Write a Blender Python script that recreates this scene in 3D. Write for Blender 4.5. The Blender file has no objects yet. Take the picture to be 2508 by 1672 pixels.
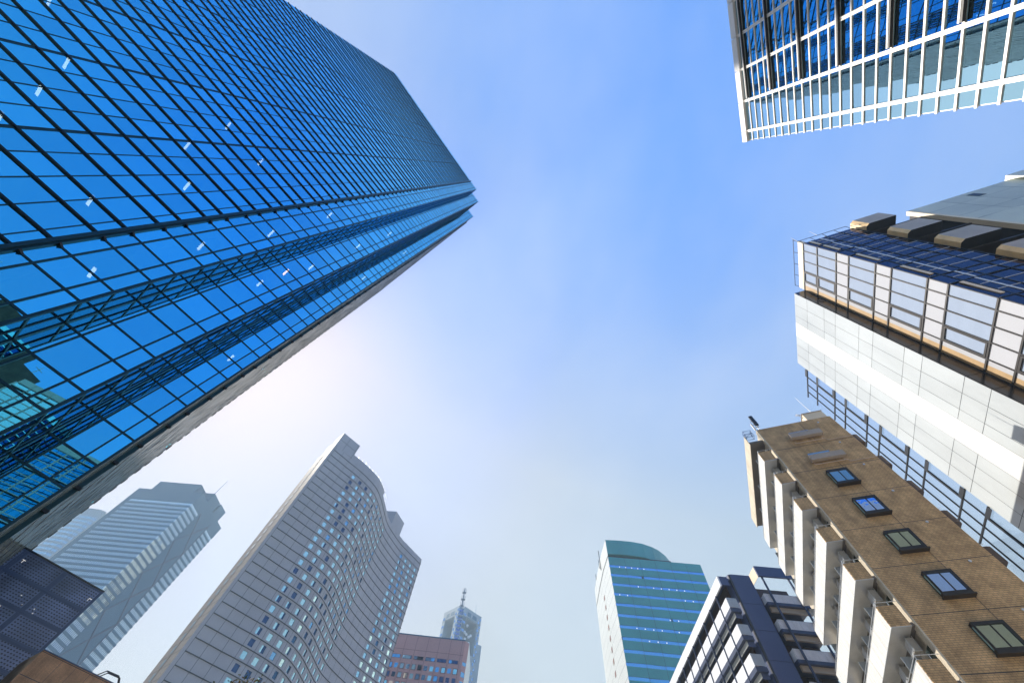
import bpy, bmesh, math, random
from mathutils import Vector, Matrix
R = math.radians
scene = bpy.context.scene
col = scene.collection
random.seed(7)

# ------------------------------------------------------------------ camera
CAMZ = 1.6
cam_d = bpy.data.cameras.new('camera')
cam = bpy.data.objects.new('camera', cam_d)
col.objects.link(cam)
cam_d.sensor_fit = 'HORIZONTAL'
cam_d.sensor_width = 36.0
cam_d.lens = 12.460122
cam_d.clip_start = 0.05
cam_d.clip_end = 8000
_r = Vector((0.98458596, -0.15712764, 0.07682047))      # image right in the world
_d = Vector((0.17490134, 0.88453106, -0.43245153))      # image down
_f = Vector((0.0, 0.43922171, 0.89837870))              # view direction
cam.matrix_world = Matrix(((_r.x, -_d.x, -_f.x, 0), (_r.y, -_d.y, -_f.y, 0), (_r.z, -_d.z, -_f.z, CAMZ), (0, 0, 0, 1)))
scene.camera = cam

# ------------------------------------------------------------------ sky, sun, exposure
SUN_EL, SUN_AZ = 41.5, 138.0                            # azimuth counted from +X towards +Y
world = bpy.data.worlds.new('World')
scene.world = world
world.use_nodes = True
wn, wl = world.node_tree.nodes, world.node_tree.links
wn.clear()
sky = wn.new('ShaderNodeTexSky')
sky.sky_type = 'NISHITA'
sky.sun_disc = False
sky.sun_elevation = R(SUN_EL)
sky.sun_rotation = R(90 - SUN_AZ)
sky.altitude = 0
sky.air_density = 1.5
sky.dust_density = 1.4
sky.ozone_density = 4.0
bg = wn.new('ShaderNodeBackground')
bg.inputs['Strength'].default_value = 0.14
wo = wn.new('ShaderNodeOutputWorld')
# clear blue in the part of the sky away from the sun, milky towards the sun and the horizon
tcw = wn.new('ShaderNodeTexCoord')
dot = wn.new('ShaderNodeVectorMath')
dot.operation = 'DOT_PRODUCT'
dot.inputs[1].default_value = (0.25, -0.25, 0.935)
wl.new(tcw.outputs['Generated'], dot.inputs[0])
mr = wn.new('ShaderNodeMapRange')
mr.inputs['From Min'].default_value = 0.50
mr.inputs['From Max'].default_value = 1.0
wl.new(dot.outputs['Value'], mr.inputs['Value'])
hue = wn.new('ShaderNodeMix')
hue.data_type = 'RGBA'
hue.inputs['A'].default_value = (2.42, 1.80, 1.29, 1)
hue.inputs['B'].default_value = (0.82, 1.24, 1.76, 1)
wl.new(mr.outputs[0], hue.inputs['Factor'])
# the glare round the sun, held back
bw = wn.new('ShaderNodeRGBToBW')
wl.new(sky.outputs[0], bw.inputs[0])
pw = wn.new('ShaderNodeMath')
pw.operation = 'POWER'
pw.inputs[1].default_value = -0.76
wl.new(bw.outputs[0], pw.inputs[0])
soft = wn.new('ShaderNodeVectorMath')
soft.operation = 'SCALE'
wl.new(sky.outputs[0], soft.inputs[0])
wl.new(pw.outputs[0], soft.inputs['Scale'])
tint = wn.new('ShaderNodeMix')
tint.data_type = 'RGBA'
tint.blend_type = 'MULTIPLY'
tint.inputs['Factor'].default_value = 1
wl.new(soft.outputs[0], tint.inputs['A'])
wl.new(hue.outputs['Result'], tint.inputs['B'])
# white, not yellow, round the sun
sd = wn.new('ShaderNodeVectorMath')
sd.operation = 'DOT_PRODUCT'
sd.inputs[1].default_value = (math.cos(R(SUN_AZ)) * math.cos(R(SUN_EL)), math.sin(R(SUN_AZ)) * math.cos(R(SUN_EL)), math.sin(R(SUN_EL)))
wl.new(tcw.outputs['Generated'], sd.inputs[0])
sr = wn.new('ShaderNodeMapRange')
sr.interpolation_type = 'SMOOTHSTEP'
sr.inputs['From Min'].default_value = 0.70
sr.inputs['From Max'].default_value = 0.99
wl.new(sd.outputs['Value'], sr.inputs['Value'])
cool = wn.new('ShaderNodeMix')
cool.data_type = 'RGBA'
cool.blend_type = 'MULTIPLY'
cool.inputs['B'].default_value = (0.74, 0.95, 1.40, 1)
wl.new(sr.outputs[0], cool.inputs['Factor'])
wl.new(tint.outputs['Result'], cool.inputs['A'])
# thin veils of high haze
nz = wn.new('ShaderNodeTexNoise')
nz.inputs['Scale'].default_value = 2.2
nz.inputs['Detail'].default_value = 5
nz.inputs['Roughness'].default_value = 0.55
mpw = wn.new('ShaderNodeMapping')
mpw.inputs['Scale'].default_value = (1.0, 0.55, 1.6)
wl.new(tcw.outputs['Generated'], mpw.inputs['Vector'])
wl.new(mpw.outputs[0], nz.inputs['Vector'])
vr = wn.new('ShaderNodeMapRange')
vr.inputs['From Min'].default_value = 0.42
vr.inputs['From Max'].default_value = 0.72
vr.inputs['To Max'].default_value = 0.22
wl.new(nz.outputs['Fac'], vr.inputs['Value'])
veil = wn.new('ShaderNodeMix')
veil.data_type = 'RGBA'
veil.inputs['B'].default_value = (3.0, 3.2, 3.55, 1)
wl.new(vr.outputs[0], veil.inputs['Factor'])
wl.new(cool.outputs['Result'], veil.inputs['A'])
# deep clear blue low in the quarter opposite the sun
spw = wn.new('ShaderNodeSeparateXYZ')
wl.new(tcw.outputs['Generated'], spw.inputs[0])
dm = wn.new('ShaderNodeMapRange')
dm.interpolation_type = 'SMOOTHSTEP'
dm.inputs['From Min'].default_value = -0.30
dm.inputs['From Max'].default_value = -0.62
wl.new(spw.outputs['Y'], dm.inputs['Value'])
deep = wn.new('ShaderNodeMix')
deep.data_type = 'RGBA'
deep.blend_type = 'MULTIPLY'
deep.inputs['B'].default_value = (0.04, 0.50, 0.98, 1)
wl.new(dm.outputs[0], deep.inputs['Factor'])
wl.new(veil.outputs['Result'], deep.inputs['A'])
wl.new(deep.outputs['Result'], bg.inputs['Color'])
wl.new(bg.outputs[0], wo.inputs['Surface'])
sun_d = bpy.data.lights.new('sun', 'SUN')
sun_d.energy = 3.6
sun_d.angle = R(0.5)
sun_d.color = (1.0, 0.93, 0.82)
sun = bpy.data.objects.new('sun', sun_d)
col.objects.link(sun)
_s = Vector((math.cos(R(SUN_AZ)) * math.cos(R(SUN_EL)), math.sin(R(SUN_AZ)) * math.cos(R(SUN_EL)), math.sin(R(SUN_EL))))
sun.rotation_euler = _s.to_track_quat('Z', 'Y').to_euler()
vs = scene.view_settings
vs.view_transform = 'Standard'
vs.look = 'None'
vs.gamma = 1
vs.exposure = 1.07
scene.render.engine = 'CYCLES'
scene.cycles.max_bounces = 9
scene.cycles.glossy_bounces = 5
scene.cycles.transparent_max_bounces = 12
scene.cycles.volume_bounces = 0
scene.cycles.caustics_reflective = False
scene.cycles.caustics_refractive = False

# ------------------------------------------------------------------ materials
MATS = {}
def _new(name):
    m = bpy.data.materials.new(name)
    m.use_nodes = True
    MATS[name] = m
    nt = m.node_tree
    return m, nt.nodes, nt.links, nt.nodes['Principled BSDF'], nt.nodes['Material Output']

def surf(name, color, rough=0.6, metal=0.0, var=0.12, scale=0.5, spec=0.5, bump=0.0, stretch=(1, 1, 1), emit=None, island=0.0):
    """a plain surface whose colour drifts a little with dirt and wear, or with painted reflections"""
    m, N, L, b, o = _new(name)
    tc = N.new('ShaderNodeTexCoord')
    mp = N.new('ShaderNodeMapping')
    mp.inputs['Scale'].default_value = stretch
    n1 = N.new('ShaderNodeTexNoise')
    n1.inputs['Scale'].default_value = scale
    n1.inputs['Detail'].default_value = 6
    n1.inputs['Roughness'].default_value = 0.65
    ra = N.new('ShaderNodeMapRange')
    ra.inputs['From Min'].default_value = 0.3
    ra.inputs['From Max'].default_value = 0.7
    ra.inputs['To Min'].default_value = 1 - var
    ra.inputs['To Max'].default_value = 1 + var
    mx = N.new('ShaderNodeMix')
    mx.data_type = 'RGBA'
    mx.blend_type = 'MULTIPLY'
    mx.inputs['Factor'].default_value = 1
    mx.inputs['A'].default_value = (*color, 1)
    L.new(tc.outputs['Object'], mp.inputs['Vector'])
    L.new(mp.outputs[0], n1.inputs['Vector'])
    L.new(n1.outputs['Fac'], ra.inputs['Value'])
    L.new(ra.outputs[0], mx.inputs['B'])
    if island:
        ge = N.new('ShaderNodeNewGeometry')
        pr = N.new('ShaderNodeMapRange')
        pr.inputs['To Min'].default_value = 1 - island
        pr.inputs['To Max'].default_value = 1 + island
        L.new(ge.outputs['Random Per Island'], pr.inputs['Value'])
        pm = N.new('ShaderNodeVectorMath')
        pm.operation = 'SCALE'
        L.new(mx.outputs['Result'], pm.inputs[0])
        L.new(pr.outputs[0], pm.inputs['Scale'])
        L.new(pm.outputs[0], b.inputs['Base Color'])
    else:
        L.new(mx.outputs['Result'], b.inputs['Base Color'])
    b.inputs['Roughness'].default_value = rough
    b.inputs['Metallic'].default_value = metal
    b.inputs['Specular IOR Level'].default_value = spec
    if bump:
        bp = N.new('ShaderNodeBump')
        bp.inputs['Strength'].default_value = bump
        bp.inputs['Distance'].default_value = 0.02
        n2 = N.new('ShaderNodeTexNoise')
        n2.inputs['Scale'].default_value = scale * 12
        L.new(tc.outputs['Object'], n2.inputs['Vector'])
        L.new(n2.outputs['Fac'], bp.inputs['Height'])
        L.new(bp.outputs[0], b.inputs['Normal'])
    if emit:
        b.inputs['Emission Color'].default_value = (*emit[0], 1)
        b.inputs['Emission Strength'].default_value = emit[1]
    return m

def mirror(name, tint, edge, rough=0.0, through=0.0, back=(0.02, 0.03, 0.04), wave=0.0, wscale=0.4, mix=0.1, tcol=(0.6, 0.78, 0.85), pane=0.12):
    """coated glass: a tinted mirror, paler at a grazing angle, that lets a little of the inside through"""
    m, N, L, b, o = _new(name)
    lw = N.new('ShaderNodeLayerWeight')
    lw.inputs['Blend'].default_value = 0.5
    pw = N.new('ShaderNodeMath')
    pw.operation = 'POWER'
    pw.inputs[1].default_value = 4.5
    mx = N.new('ShaderNodeMix')
    mx.data_type = 'RGBA'
    mx.inputs['A'].default_value = (*tint, 1)
    mx.inputs['B'].default_value = (*edge, 1)
    g = N.new('ShaderNodeBsdfGlossy')
    g.inputs['Roughness'].default_value = rough
    L.new(lw.outputs['Facing'], pw.inputs[0])
    L.new(pw.outputs[0], mx.inputs['Factor'])
    # no two panes are coated quite alike
    ge = N.new('ShaderNodeNewGeometry')
    pr = N.new('ShaderNodeMapRange')
    pr.inputs['To Min'].default_value = 1 - pane
    pr.inputs['To Max'].default_value = 1 + pane * 0.4
    L.new(ge.outputs['Random Per Island'], pr.inputs['Value'])
    pm = N.new('ShaderNodeVectorMath')
    pm.operation = 'SCALE'
    L.new(mx.outputs['Result'], pm.inputs[0])
    L.new(pr.outputs[0], pm.inputs['Scale'])
    L.new(pm.outputs[0], g.inputs['Color'])
    if wave:
        tc = N.new('ShaderNodeTexCoord')
        nz = N.new('ShaderNodeTexNoise')
        nz.inputs['Scale'].default_value = wscale
        nz.inputs['Detail'].default_value = 1
        bp = N.new('ShaderNodeBump')
        bp.inputs['Strength'].default_value = wave
        bp.inputs['Distance'].default_value = 0.05
        L.new(tc.outputs['Object'], nz.inputs['Vector'])
        L.new(nz.outputs['Fac'], bp.inputs['Height'])
        L.new(bp.outputs[0], g.inputs['Normal'])
    s = N.new('ShaderNodeMixShader')
    if through:
        t = N.new('ShaderNodeBsdfTransparent')
        t.inputs['Color'].default_value = (*tcol, 1)
        s.inputs[0].default_value = through
    else:
        t = N.new('ShaderNodeBsdfDiffuse')
        t.inputs['Color'].default_value = (*back, 1)
        s.inputs[0].default_value = mix
    L.new(g.outputs[0], s.inputs[1])
    L.new(t.outputs[0], s.inputs[2])
    L.new(s.outputs[0], o.inputs['Surface'])
    return m

def brick(name, c1, c2, mortar, bw, bh, axes='xz', rough=0.75, msize=0.006, drift=0.25):
    """small wall tiles laid in courses, with patches where the glaze has weathered"""
    m, N, L, b, o = _new(name)
    tc = N.new('ShaderNodeTexCoord')
    sp = N.new('ShaderNodeSeparateXYZ')
    cb = N.new('ShaderNodeCombineXYZ')
    L.new(tc.outputs['Object'], sp.inputs[0])
    L.new(sp.outputs[axes[0].upper()], cb.inputs['X'])
    L.new(sp.outputs[axes[1].upper()], cb.inputs['Y'])
    bt = N.new('ShaderNodeTexBrick')
    bt.inputs['Color1'].default_value = (*c1, 1)
    bt.inputs['Color2'].default_value = (*c2, 1)
    bt.inputs['Mortar'].default_value = (*mortar, 1)
    bt.inputs['Scale'].default_value = 1
    bt.inputs['Mortar Size'].default_value = msize
    bt.inputs['Brick Width'].default_value = bw
    bt.inputs['Row Height'].default_value = bh
    L.new(cb.outputs[0], bt.inputs['Vector'])
    n1 = N.new('ShaderNodeTexNoise')
    n1.inputs['Scale'].default_value = 1.1
    n1.inputs['Detail'].default_value = 5
    L.new(tc.outputs['Object'], n1.inputs['Vector'])
    ra = N.new('ShaderNodeMapRange')
    ra.inputs['From Min'].default_value = 0.3
    ra.inputs['From Max'].default_value = 0.7
    ra.inputs['To Min'].default_value = 1 - drift
    ra.inputs['To Max'].default_value = 1 + drift
    L.new(n1.outputs['Fac'], ra.inputs['Value'])
    mx = N.new('ShaderNodeMix')
    mx.data_type = 'RGBA'
    mx.blend_type = 'MULTIPLY'
    mx.inputs['Factor'].default_value = 1
    # rain streaks run down the wall
    mp = N.new('ShaderNodeMapping')
    mp.inputs['Scale'].default_value = (4.5, 4.5, 0.22)
    n2 = N.new('ShaderNodeTexNoise')
    n2.inputs['Scale'].default_value = 1.0
    n2.inputs['Detail'].default_value = 4
    L.new(tc.outputs['Object'], mp.inputs['Vector'])
    L.new(mp.outputs[0], n2.inputs['Vector'])
    r2 = N.new('ShaderNodeMapRange')
    r2.inputs['From Min'].default_value = 0.35
    r2.inputs['From Max'].default_value = 0.7
    r2.inputs['To Min'].default_value = 1.06
    r2.inputs['To Max'].default_value = 0.80
    L.new(n2.outputs['Fac'], r2.inputs['Value'])
    mu = N.new('ShaderNodeMath')
    mu.operation = 'MULTIPLY'
    L.new(ra.outputs[0], mu.inputs[0])
    L.new(r2.outputs[0], mu.inputs[1])
    L.new(bt.outputs['Color'], mx.inputs['A'])
    L.new(mu.outputs[0], mx.inputs['B'])
    L.new(mx.outputs['Result'], b.inputs['Base Color'])
    b.inputs['Roughness'].default_value = rough
    bp = N.new('ShaderNodeBump')
    bp.inputs['Strength'].default_value = 0.4
    bp.inputs['Distance'].default_value = 0.01
    bp.invert = True
    L.new(bt.outputs['Fac'], bp.inputs['Height'])
    L.new(bp.outputs[0], b.inputs['Normal'])
    return m

def perforated(name, plate, hole, pitch, axes='xz', fill=0.3):
    """steel sheet punched with rows of oblong holes"""
    m, N, L, b, o = _new(name)
    tc = N.new('ShaderNodeTexCoord')
    sp = N.new('ShaderNodeSeparateXYZ')
    cb = N.new('ShaderNodeCombineXYZ')
    L.new(tc.outputs['Object'], sp.inputs[0])
    L.new(sp.outputs[axes[0].upper()], cb.inputs['X'])
    L.new(sp.outputs[axes[1].upper()], cb.inputs['Y'])
    bt = N.new('ShaderNodeTexBrick')
    bt.offset = 0.0
    bt.inputs['Color1'].default_value = (*hole, 1)
    bt.inputs['Color2'].default_value = (*hole, 1)
    bt.inputs['Mortar'].default_value = (*plate, 1)
    bt.inputs['Scale'].default_value = 1
    bt.inputs['Mortar Size'].default_value = pitch * fill
    bt.inputs['Brick Width'].default_value = pitch * 1.25
    bt.inputs['Row Height'].default_value = pitch
    L.new(cb.outputs[0], bt.inputs['Vector'])
    n1 = N.new('ShaderNodeTexNoise')
    n1.inputs['Scale'].default_value = 0.35
    n1.inputs['Detail'].default_value = 4
    L.new(tc.outputs['Object'], n1.inputs['Vector'])
    ra = N.new('ShaderNodeMapRange')
    ra.inputs['From Min'].default_value = 0.35
    ra.inputs['From Max'].default_value = 0.65
    ra.inputs['To Min'].default_value = 0.6
    ra.inputs['To Max'].default_value = 1.5
    L.new(n1.outputs['Fac'], ra.inputs['Value'])
    mx = N.new('ShaderNodeMix')
    mx.data_type = 'RGBA'
    mx.blend_type = 'MULTIPLY'
    mx.inputs['Factor'].default_value = 1
    L.new(bt.outputs['Color'], mx.inputs['A'])
    L.new(ra.outputs[0], mx.inputs['B'])
    L.new(mx.outputs['Result'], b.inputs['Base Color'])
    b.inputs['Roughness'].default_value = 0.45
    return m

mirror('return_glass', (0.10, 0.38, 0.62), (0.14, 0.40, 0.66), through=0.06)  # blue glass tinted darker, standing in for the dark reflections on the returns
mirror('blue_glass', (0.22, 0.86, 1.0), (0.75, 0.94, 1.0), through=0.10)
mirror('flank_metal', (0.40, 0.43, 0.40), (0.72, 0.72, 0.68), rough=0.10, back=(0.20, 0.23, 0.20), wave=0.8, wscale=0.9, mix=0.45)
surf('teal_frame', (0.012, 0.05, 0.06), 0.35, 0.2)
surf('black_fin', (0.006, 0.006, 0.007), 0.5)
surf('dark_core', (0.012, 0.016, 0.022), 0.8)
surf('lamp_white', (0.9, 0.9, 0.9), 0.5, emit=((1, 0.97, 0.92), 3))
surf('lamp_soft', (0.8, 0.8, 0.8), 0.5, emit=((1, 0.95, 0.85), 0.35))
surf('lamp_orange', (0.9, 0.6, 0.3), 0.5, emit=((1, 0.5, 0.18), 9))
mirror('teal_glass', (0.42, 0.72, 0.85), (0.95, 0.98, 1.0), through=0.06, wave=0.05, wscale=0.5)
surf('white_paint', (0.86, 0.84, 0.80), 0.4, var=0.04, scale=0.3)
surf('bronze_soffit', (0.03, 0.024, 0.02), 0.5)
surf('satin_panel', (0.55, 0.585, 0.60), 0.12, 0.0, 0.15, 0.13, spec=0.9, stretch=(1, 1, 0.45), island=0.06)  # stretched noise stands in for streaky sky reflections
surf('reflection_white', (0.76, 0.775, 0.785), 0.25, var=0.02, spec=0.8)  # colour of painted reflections: the bright band and the flank lines
surf('joint_dark', (0.05, 0.05, 0.055), 0.7)
surf('dark_panel', (0.03, 0.027, 0.028), 0.18, 0.3, 0.15, 0.3, spec=0.8)
surf('window_frame', (0.035, 0.03, 0.028), 0.4, 0.3)
surf('blind_pale', (0.34, 0.41, 0.54), 0.08, var=0.05, scale=0.4, spec=0.8, stretch=(1, 1, 3))
surf('blind_white', (0.52, 0.53, 0.57), 0.1, var=0.03, spec=0.7)
surf('pane_tan', (0.46, 0.31, 0.16), 0.35, var=0.15, scale=1.2)  # plain tan for the panes beside the dark return
mirror('navy_glass', (0.11, 0.085, 0.12), (0.6, 0.6, 0.62), through=0.0, wave=0.12, wscale=0.35)
surf('reflection_peach', (0.88, 0.72, 0.55), 0.5, var=0.05)  # colour of the reflected bars painted on the navy flank
surf('cream_paint', (0.80, 0.66, 0.48), 0.5, var=0.06)
surf('bronze_box', (0.46, 0.38, 0.32), 0.55, 0.0, 0.18, 0.5)
surf('sunlit_box_end', (0.92, 0.64, 0.33), 0.5, 0.0, 0.15, 1.0)  # warm sunlight put into the colour of the box ends
surf('green_panel', (0.60, 0.58, 0.44), 0.3, 0.0, 0.16, 0.12, spec=0.4, island=0.10)
mirror('clear_screen', (0.85, 0.9, 0.98), (0.95, 0.97, 1.0), through=0.8, tcol=(0.93, 0.96, 1.0))
brick('brown_tile', (0.66, 0.43, 0.215), (0.54, 0.345, 0.17), (0.24, 0.17, 0.10), 0.24, 0.10, 'xz', msize=0.008)
brick('side_tile', (0.70, 0.62, 0.49), (0.62, 0.55, 0.43), (0.45, 0.4, 0.33), 0.16, 0.075, 'yz', drift=0.08)
brick('white_tile', (0.78, 0.785, 0.78), (0.71, 0.715, 0.71), (0.5, 0.48, 0.44), 0.12, 0.06, 'yz', drift=0.06)
surf('soffit_grey', (0.16, 0.15, 0.145), 0.7, var=0.18, scale=0.6)
surf('beige_metal', (0.42, 0.35, 0.29), 0.5, var=0.06)
surf('pipe_beige', (0.6, 0.47, 0.37), 0.5)
mirror('room_glass_blue', (0.35, 0.55, 1.0), (0.7, 0.8, 1.0), back=(0.03, 0.06, 0.2), wave=0.1, wscale=3)
mirror('room_glass_green', (0.34, 0.40, 0.33), (0.7, 0.8, 0.8), back=(0.05, 0.09, 0.08), wave=0.1, wscale=3)
mirror('room_glass_grey', (0.62, 0.52, 0.46), (0.8, 0.8, 0.8), back=(0.15, 0.14, 0.13), wave=0.1, wscale=3)
surf('ac_grey', (0.46, 0.45, 0.43), 0.45)
surf('steel_pale', (0.62, 0.64, 0.66), 0.35, 0.5)
surf('frosted_board', (0.42, 0.46, 0.50), 0.25)
surf('brown_dark', (0.09, 0.055, 0.04), 0.5)
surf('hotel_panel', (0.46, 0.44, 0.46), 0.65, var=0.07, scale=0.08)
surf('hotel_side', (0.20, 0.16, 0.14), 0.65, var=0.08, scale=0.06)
mirror('hotel_glass_light', (0.75, 1.0, 0.95), (0.9, 1, 1), rough=0.02, back=(0.4, 0.8, 0.95), mix=0.4)
mirror('hotel_glass_mid', (0.30, 0.60, 0.85), (0.8, 0.9, 1), rough=0.02, back=(0.1, 0.3, 0.6), mix=0.3)
mirror('hotel_glass_dark', (0.025, 0.08, 0.19), (0.5, 0.6, 0.7), rough=0.02)
surf('teal_spandrel', (0.075, 0.33, 0.31), 0.2, 0.0, 0.14, 0.06, spec=0.7)
mirror('band_glass', (0.45, 0.75, 0.98), (0.8, 0.95, 1), back=(0.15, 0.4, 0.75), mix=0.3)
surf('white_metal', (0.64, 0.66, 0.63), 0.3, 0.1, 0.05, 0.1)
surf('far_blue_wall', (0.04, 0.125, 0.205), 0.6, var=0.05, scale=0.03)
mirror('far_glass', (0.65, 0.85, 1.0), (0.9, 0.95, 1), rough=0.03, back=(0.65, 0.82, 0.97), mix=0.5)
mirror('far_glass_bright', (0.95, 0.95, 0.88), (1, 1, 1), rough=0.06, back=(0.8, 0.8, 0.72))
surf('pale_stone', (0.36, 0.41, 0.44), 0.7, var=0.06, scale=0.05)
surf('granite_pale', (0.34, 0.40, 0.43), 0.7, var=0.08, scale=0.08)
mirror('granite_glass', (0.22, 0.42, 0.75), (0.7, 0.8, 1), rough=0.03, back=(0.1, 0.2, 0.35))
surf('pink_granite', (0.52, 0.29, 0.27), 0.6, var=0.06, scale=0.08)
surf('rust_trim', (0.22, 0.10, 0.08), 0.6)
surf('navy_panel', (0.075, 0.10, 0.20), 0.35, var=0.08, scale=0.4)
surf('navy_trim', (0.05, 0.065, 0.12), 0.4)
surf('white_board', (0.80, 0.82, 0.86), 0.3, var=0.05, scale=0.6)
surf('stained_board', (0.68, 0.65, 0.65), 0.4, var=0.12, scale=1.5)
perforated('punched_steel', (0.13, 0.175, 0.29), (0.006, 0.008, 0.018), 0.22)
surf('steel_frame_dark', (0.055, 0.08, 0.15), 0.4, 0.2)
brick('rust_tile', (0.60, 0.31, 0.14), (0.48, 0.26, 0.12), (0.25, 0.15, 0.09), 0.1, 0.05, 'xz')
surf('black_steel', (0.012, 0.012, 0.015), 0.45)
surf('red_steel', (0.5, 0.2, 0.1), 0.5)
surf('blue_steel', (0.04, 0.12, 0.3), 0.5)
brick('office_brown', (0.20, 0.13, 0.09), (0.16, 0.11, 0.07), (0.1, 0.07, 0.05), 0.6, 0.3, 'xz')
mirror('turquoise_glass', (0.3, 0.8, 0.85), (0.8, 1, 1), back=(0.2, 0.5, 0.55))
surf('bark', (0.09, 0.06, 0.04), 0.9, bump=0.4)
surf('leaf_green', (0.085, 0.10, 0.025), 0.85, var=0.4, scale=2.0, spec=0.1)
surf('leaf_rust', (0.22, 0.11, 0.025), 0.85, var=0.4, scale=2.0, spec=0.1)
surf('pale_paving', (0.46, 0.42, 0.36), 0.85, var=0.12, scale=0.3)
surf('asphalt', (0.055, 0.055, 0.058), 0.9, var=0.2, scale=0.8)

# ------------------------------------------------------------------ mesh helpers
class MB:
    def __init__(s):
        s.v, s.f, s.m = [], [], []
    def quad(s, a, b, c, d, m=0):
        i = len(s.v)
        s.v += [a, b, c, d]
        s.f.append((i, i + 1, i + 2, i + 3))
        s.m.append(m)
    def box(s, x0, x1, y0, y1, z0, z1, m=0):
        i = len(s.v)
        s.v += [(x0, y0, z0), (x1, y0, z0), (x1, y1, z0), (x0, y1, z0), (x0, y0, z1), (x1, y0, z1), (x1, y1, z1), (x0, y1, z1)]
        for q in ((0, 3, 2, 1), (4, 5, 6, 7), (0, 1, 5, 4), (1, 2, 6, 5), (2, 3, 7, 6), (3, 0, 4, 7)):
            s.f.append(tuple(i + k for k in q))
            s.m.append(m)
        return s
    def prism(s, pts, z0, z1, m=0):
        """vertical prism over a plan polygon given anticlockwise"""
        n, i = len(pts), len(s.v)
        s.v += [(x, y, z0) for x, y in pts] + [(x, y, z1) for x, y in pts]
        s.f.append(tuple(i + k for k in reversed(range(n))))
        s.f.append(tuple(i + n + k for k in range(n)))
        s.m += [m, m]
        for k in range(n):
            j = (k + 1) % n
            s.f.append((i + k, i + j, i + n + j, i + n + k))
            s.m.append(m)
        return s
    def tube(s, p, q, r, n=6, m=0, r2=None):
        p, q = Vector(p), Vector(q)
        r2 = r if r2 is None else r2
        d = (q - p).normalized()
        a = d.orthogonal().normalized()
        b = d.cross(a)
        i = len(s.v)
        for c, rr in ((p, r), (q, r2)):
            for k in range(n):
                t = 2 * math.pi * k / n
                s.v.append(tuple(c + (a * math.cos(t) + b * math.sin(t)) * rr))
        for k in range(n):
            j = (k + 1) % n
            s.f.append((i + k, i + j, i + n + j, i + n + k))
            s.m.append(m)
        s.f.append(tuple(i + k for k in reversed(range(n))))
        s.f.append(tuple(i + n + k for k in range(n)))
        s.m += [m, m]
        return s
    def build(s, name, mats, parent=None, label=None, kind=None):
        me = bpy.data.meshes.new(name)
        me.from_pydata([tuple(p) for p in s.v], [], s.f)
        for k in ([mats] if isinstance(mats, str) else mats):
            me.materials.append(MATS[k])
        me.polygons.foreach_set('material_index', s.m)
        me.update()
        o = bpy.data.objects.new(name, me)
        col.objects.link(o)
        if parent:
            o.parent = parent
        if label:
            o['label'] = label
        if kind:
            o['kind'] = kind
        return o

def thing(name, label, cat, x, y, az=0.0, z=0.0, group=None):
    o = bpy.data.objects.new(name, None)
    o.empty_display_size = 0.5
    col.objects.link(o)
    o.location = (x, y, z)
    o.rotation_euler = (0, 0, R(az))
    o['label'], o['category'] = label, cat
    if group:
        o['group'] = group
    return o

def copies(o, offs):
    """further instances of a part under the same parent, at offsets from the first"""
    out = []
    for d in offs:
        c = o.copy()
        col.objects.link(c)
        c.parent = o.parent
        c.location = Vector(o.location) + Vector(d)
        out.append(c)
    return out

def one_box(name, mat, parent, *b):
    return MB().box(*b).build(name, mat, parent)

def panes_x(mb, xs, zs, y, tilt=0.0, gap=0.0):
    """upright panes facing -y, each set at a hair's breadth of an angle as real glazing is"""
    for a, b in zip(xs, xs[1:]):
        for c, d in zip(zs, zs[1:]):
            e, f = random.gauss(0, tilt) * (b - a), random.gauss(0, tilt) * (d - c)
            mb.quad((a, y - e - f, c), (b, y + e - f, c), (b, y + e + f, d), (a, y - e + f, d))

def panes_y(mb, ys, zs, x, tilt=0.0):
    """upright panes in a plane of constant x"""
    for a, b in zip(ys, ys[1:]):
        for c, d in zip(zs, zs[1:]):
            e, f = random.gauss(0, tilt) * (b - a), random.gauss(0, tilt) * (d - c)
            mb.quad((x - e - f, a, c), (x + e - f, b, c), (x + e + f, b, d), (x - e + f, a, d))

def frange(a, b, st):
    out = []
    while a < b:
        out.append(a)
        a += st
    return out

# ------------------------------------------------------------------ ground
g = MB()
g.quad((-2500, -2500, 0), (2500, -2500, 0), (2500, 2500, 0), (-2500, 2500, 0))
unseen_ground = g.build('unseen_ground', 'pale_paving')  # unseen ground, kept pale to bounce sunlight up the walls
unseen_ground['kind'] = 'structure'

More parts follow.
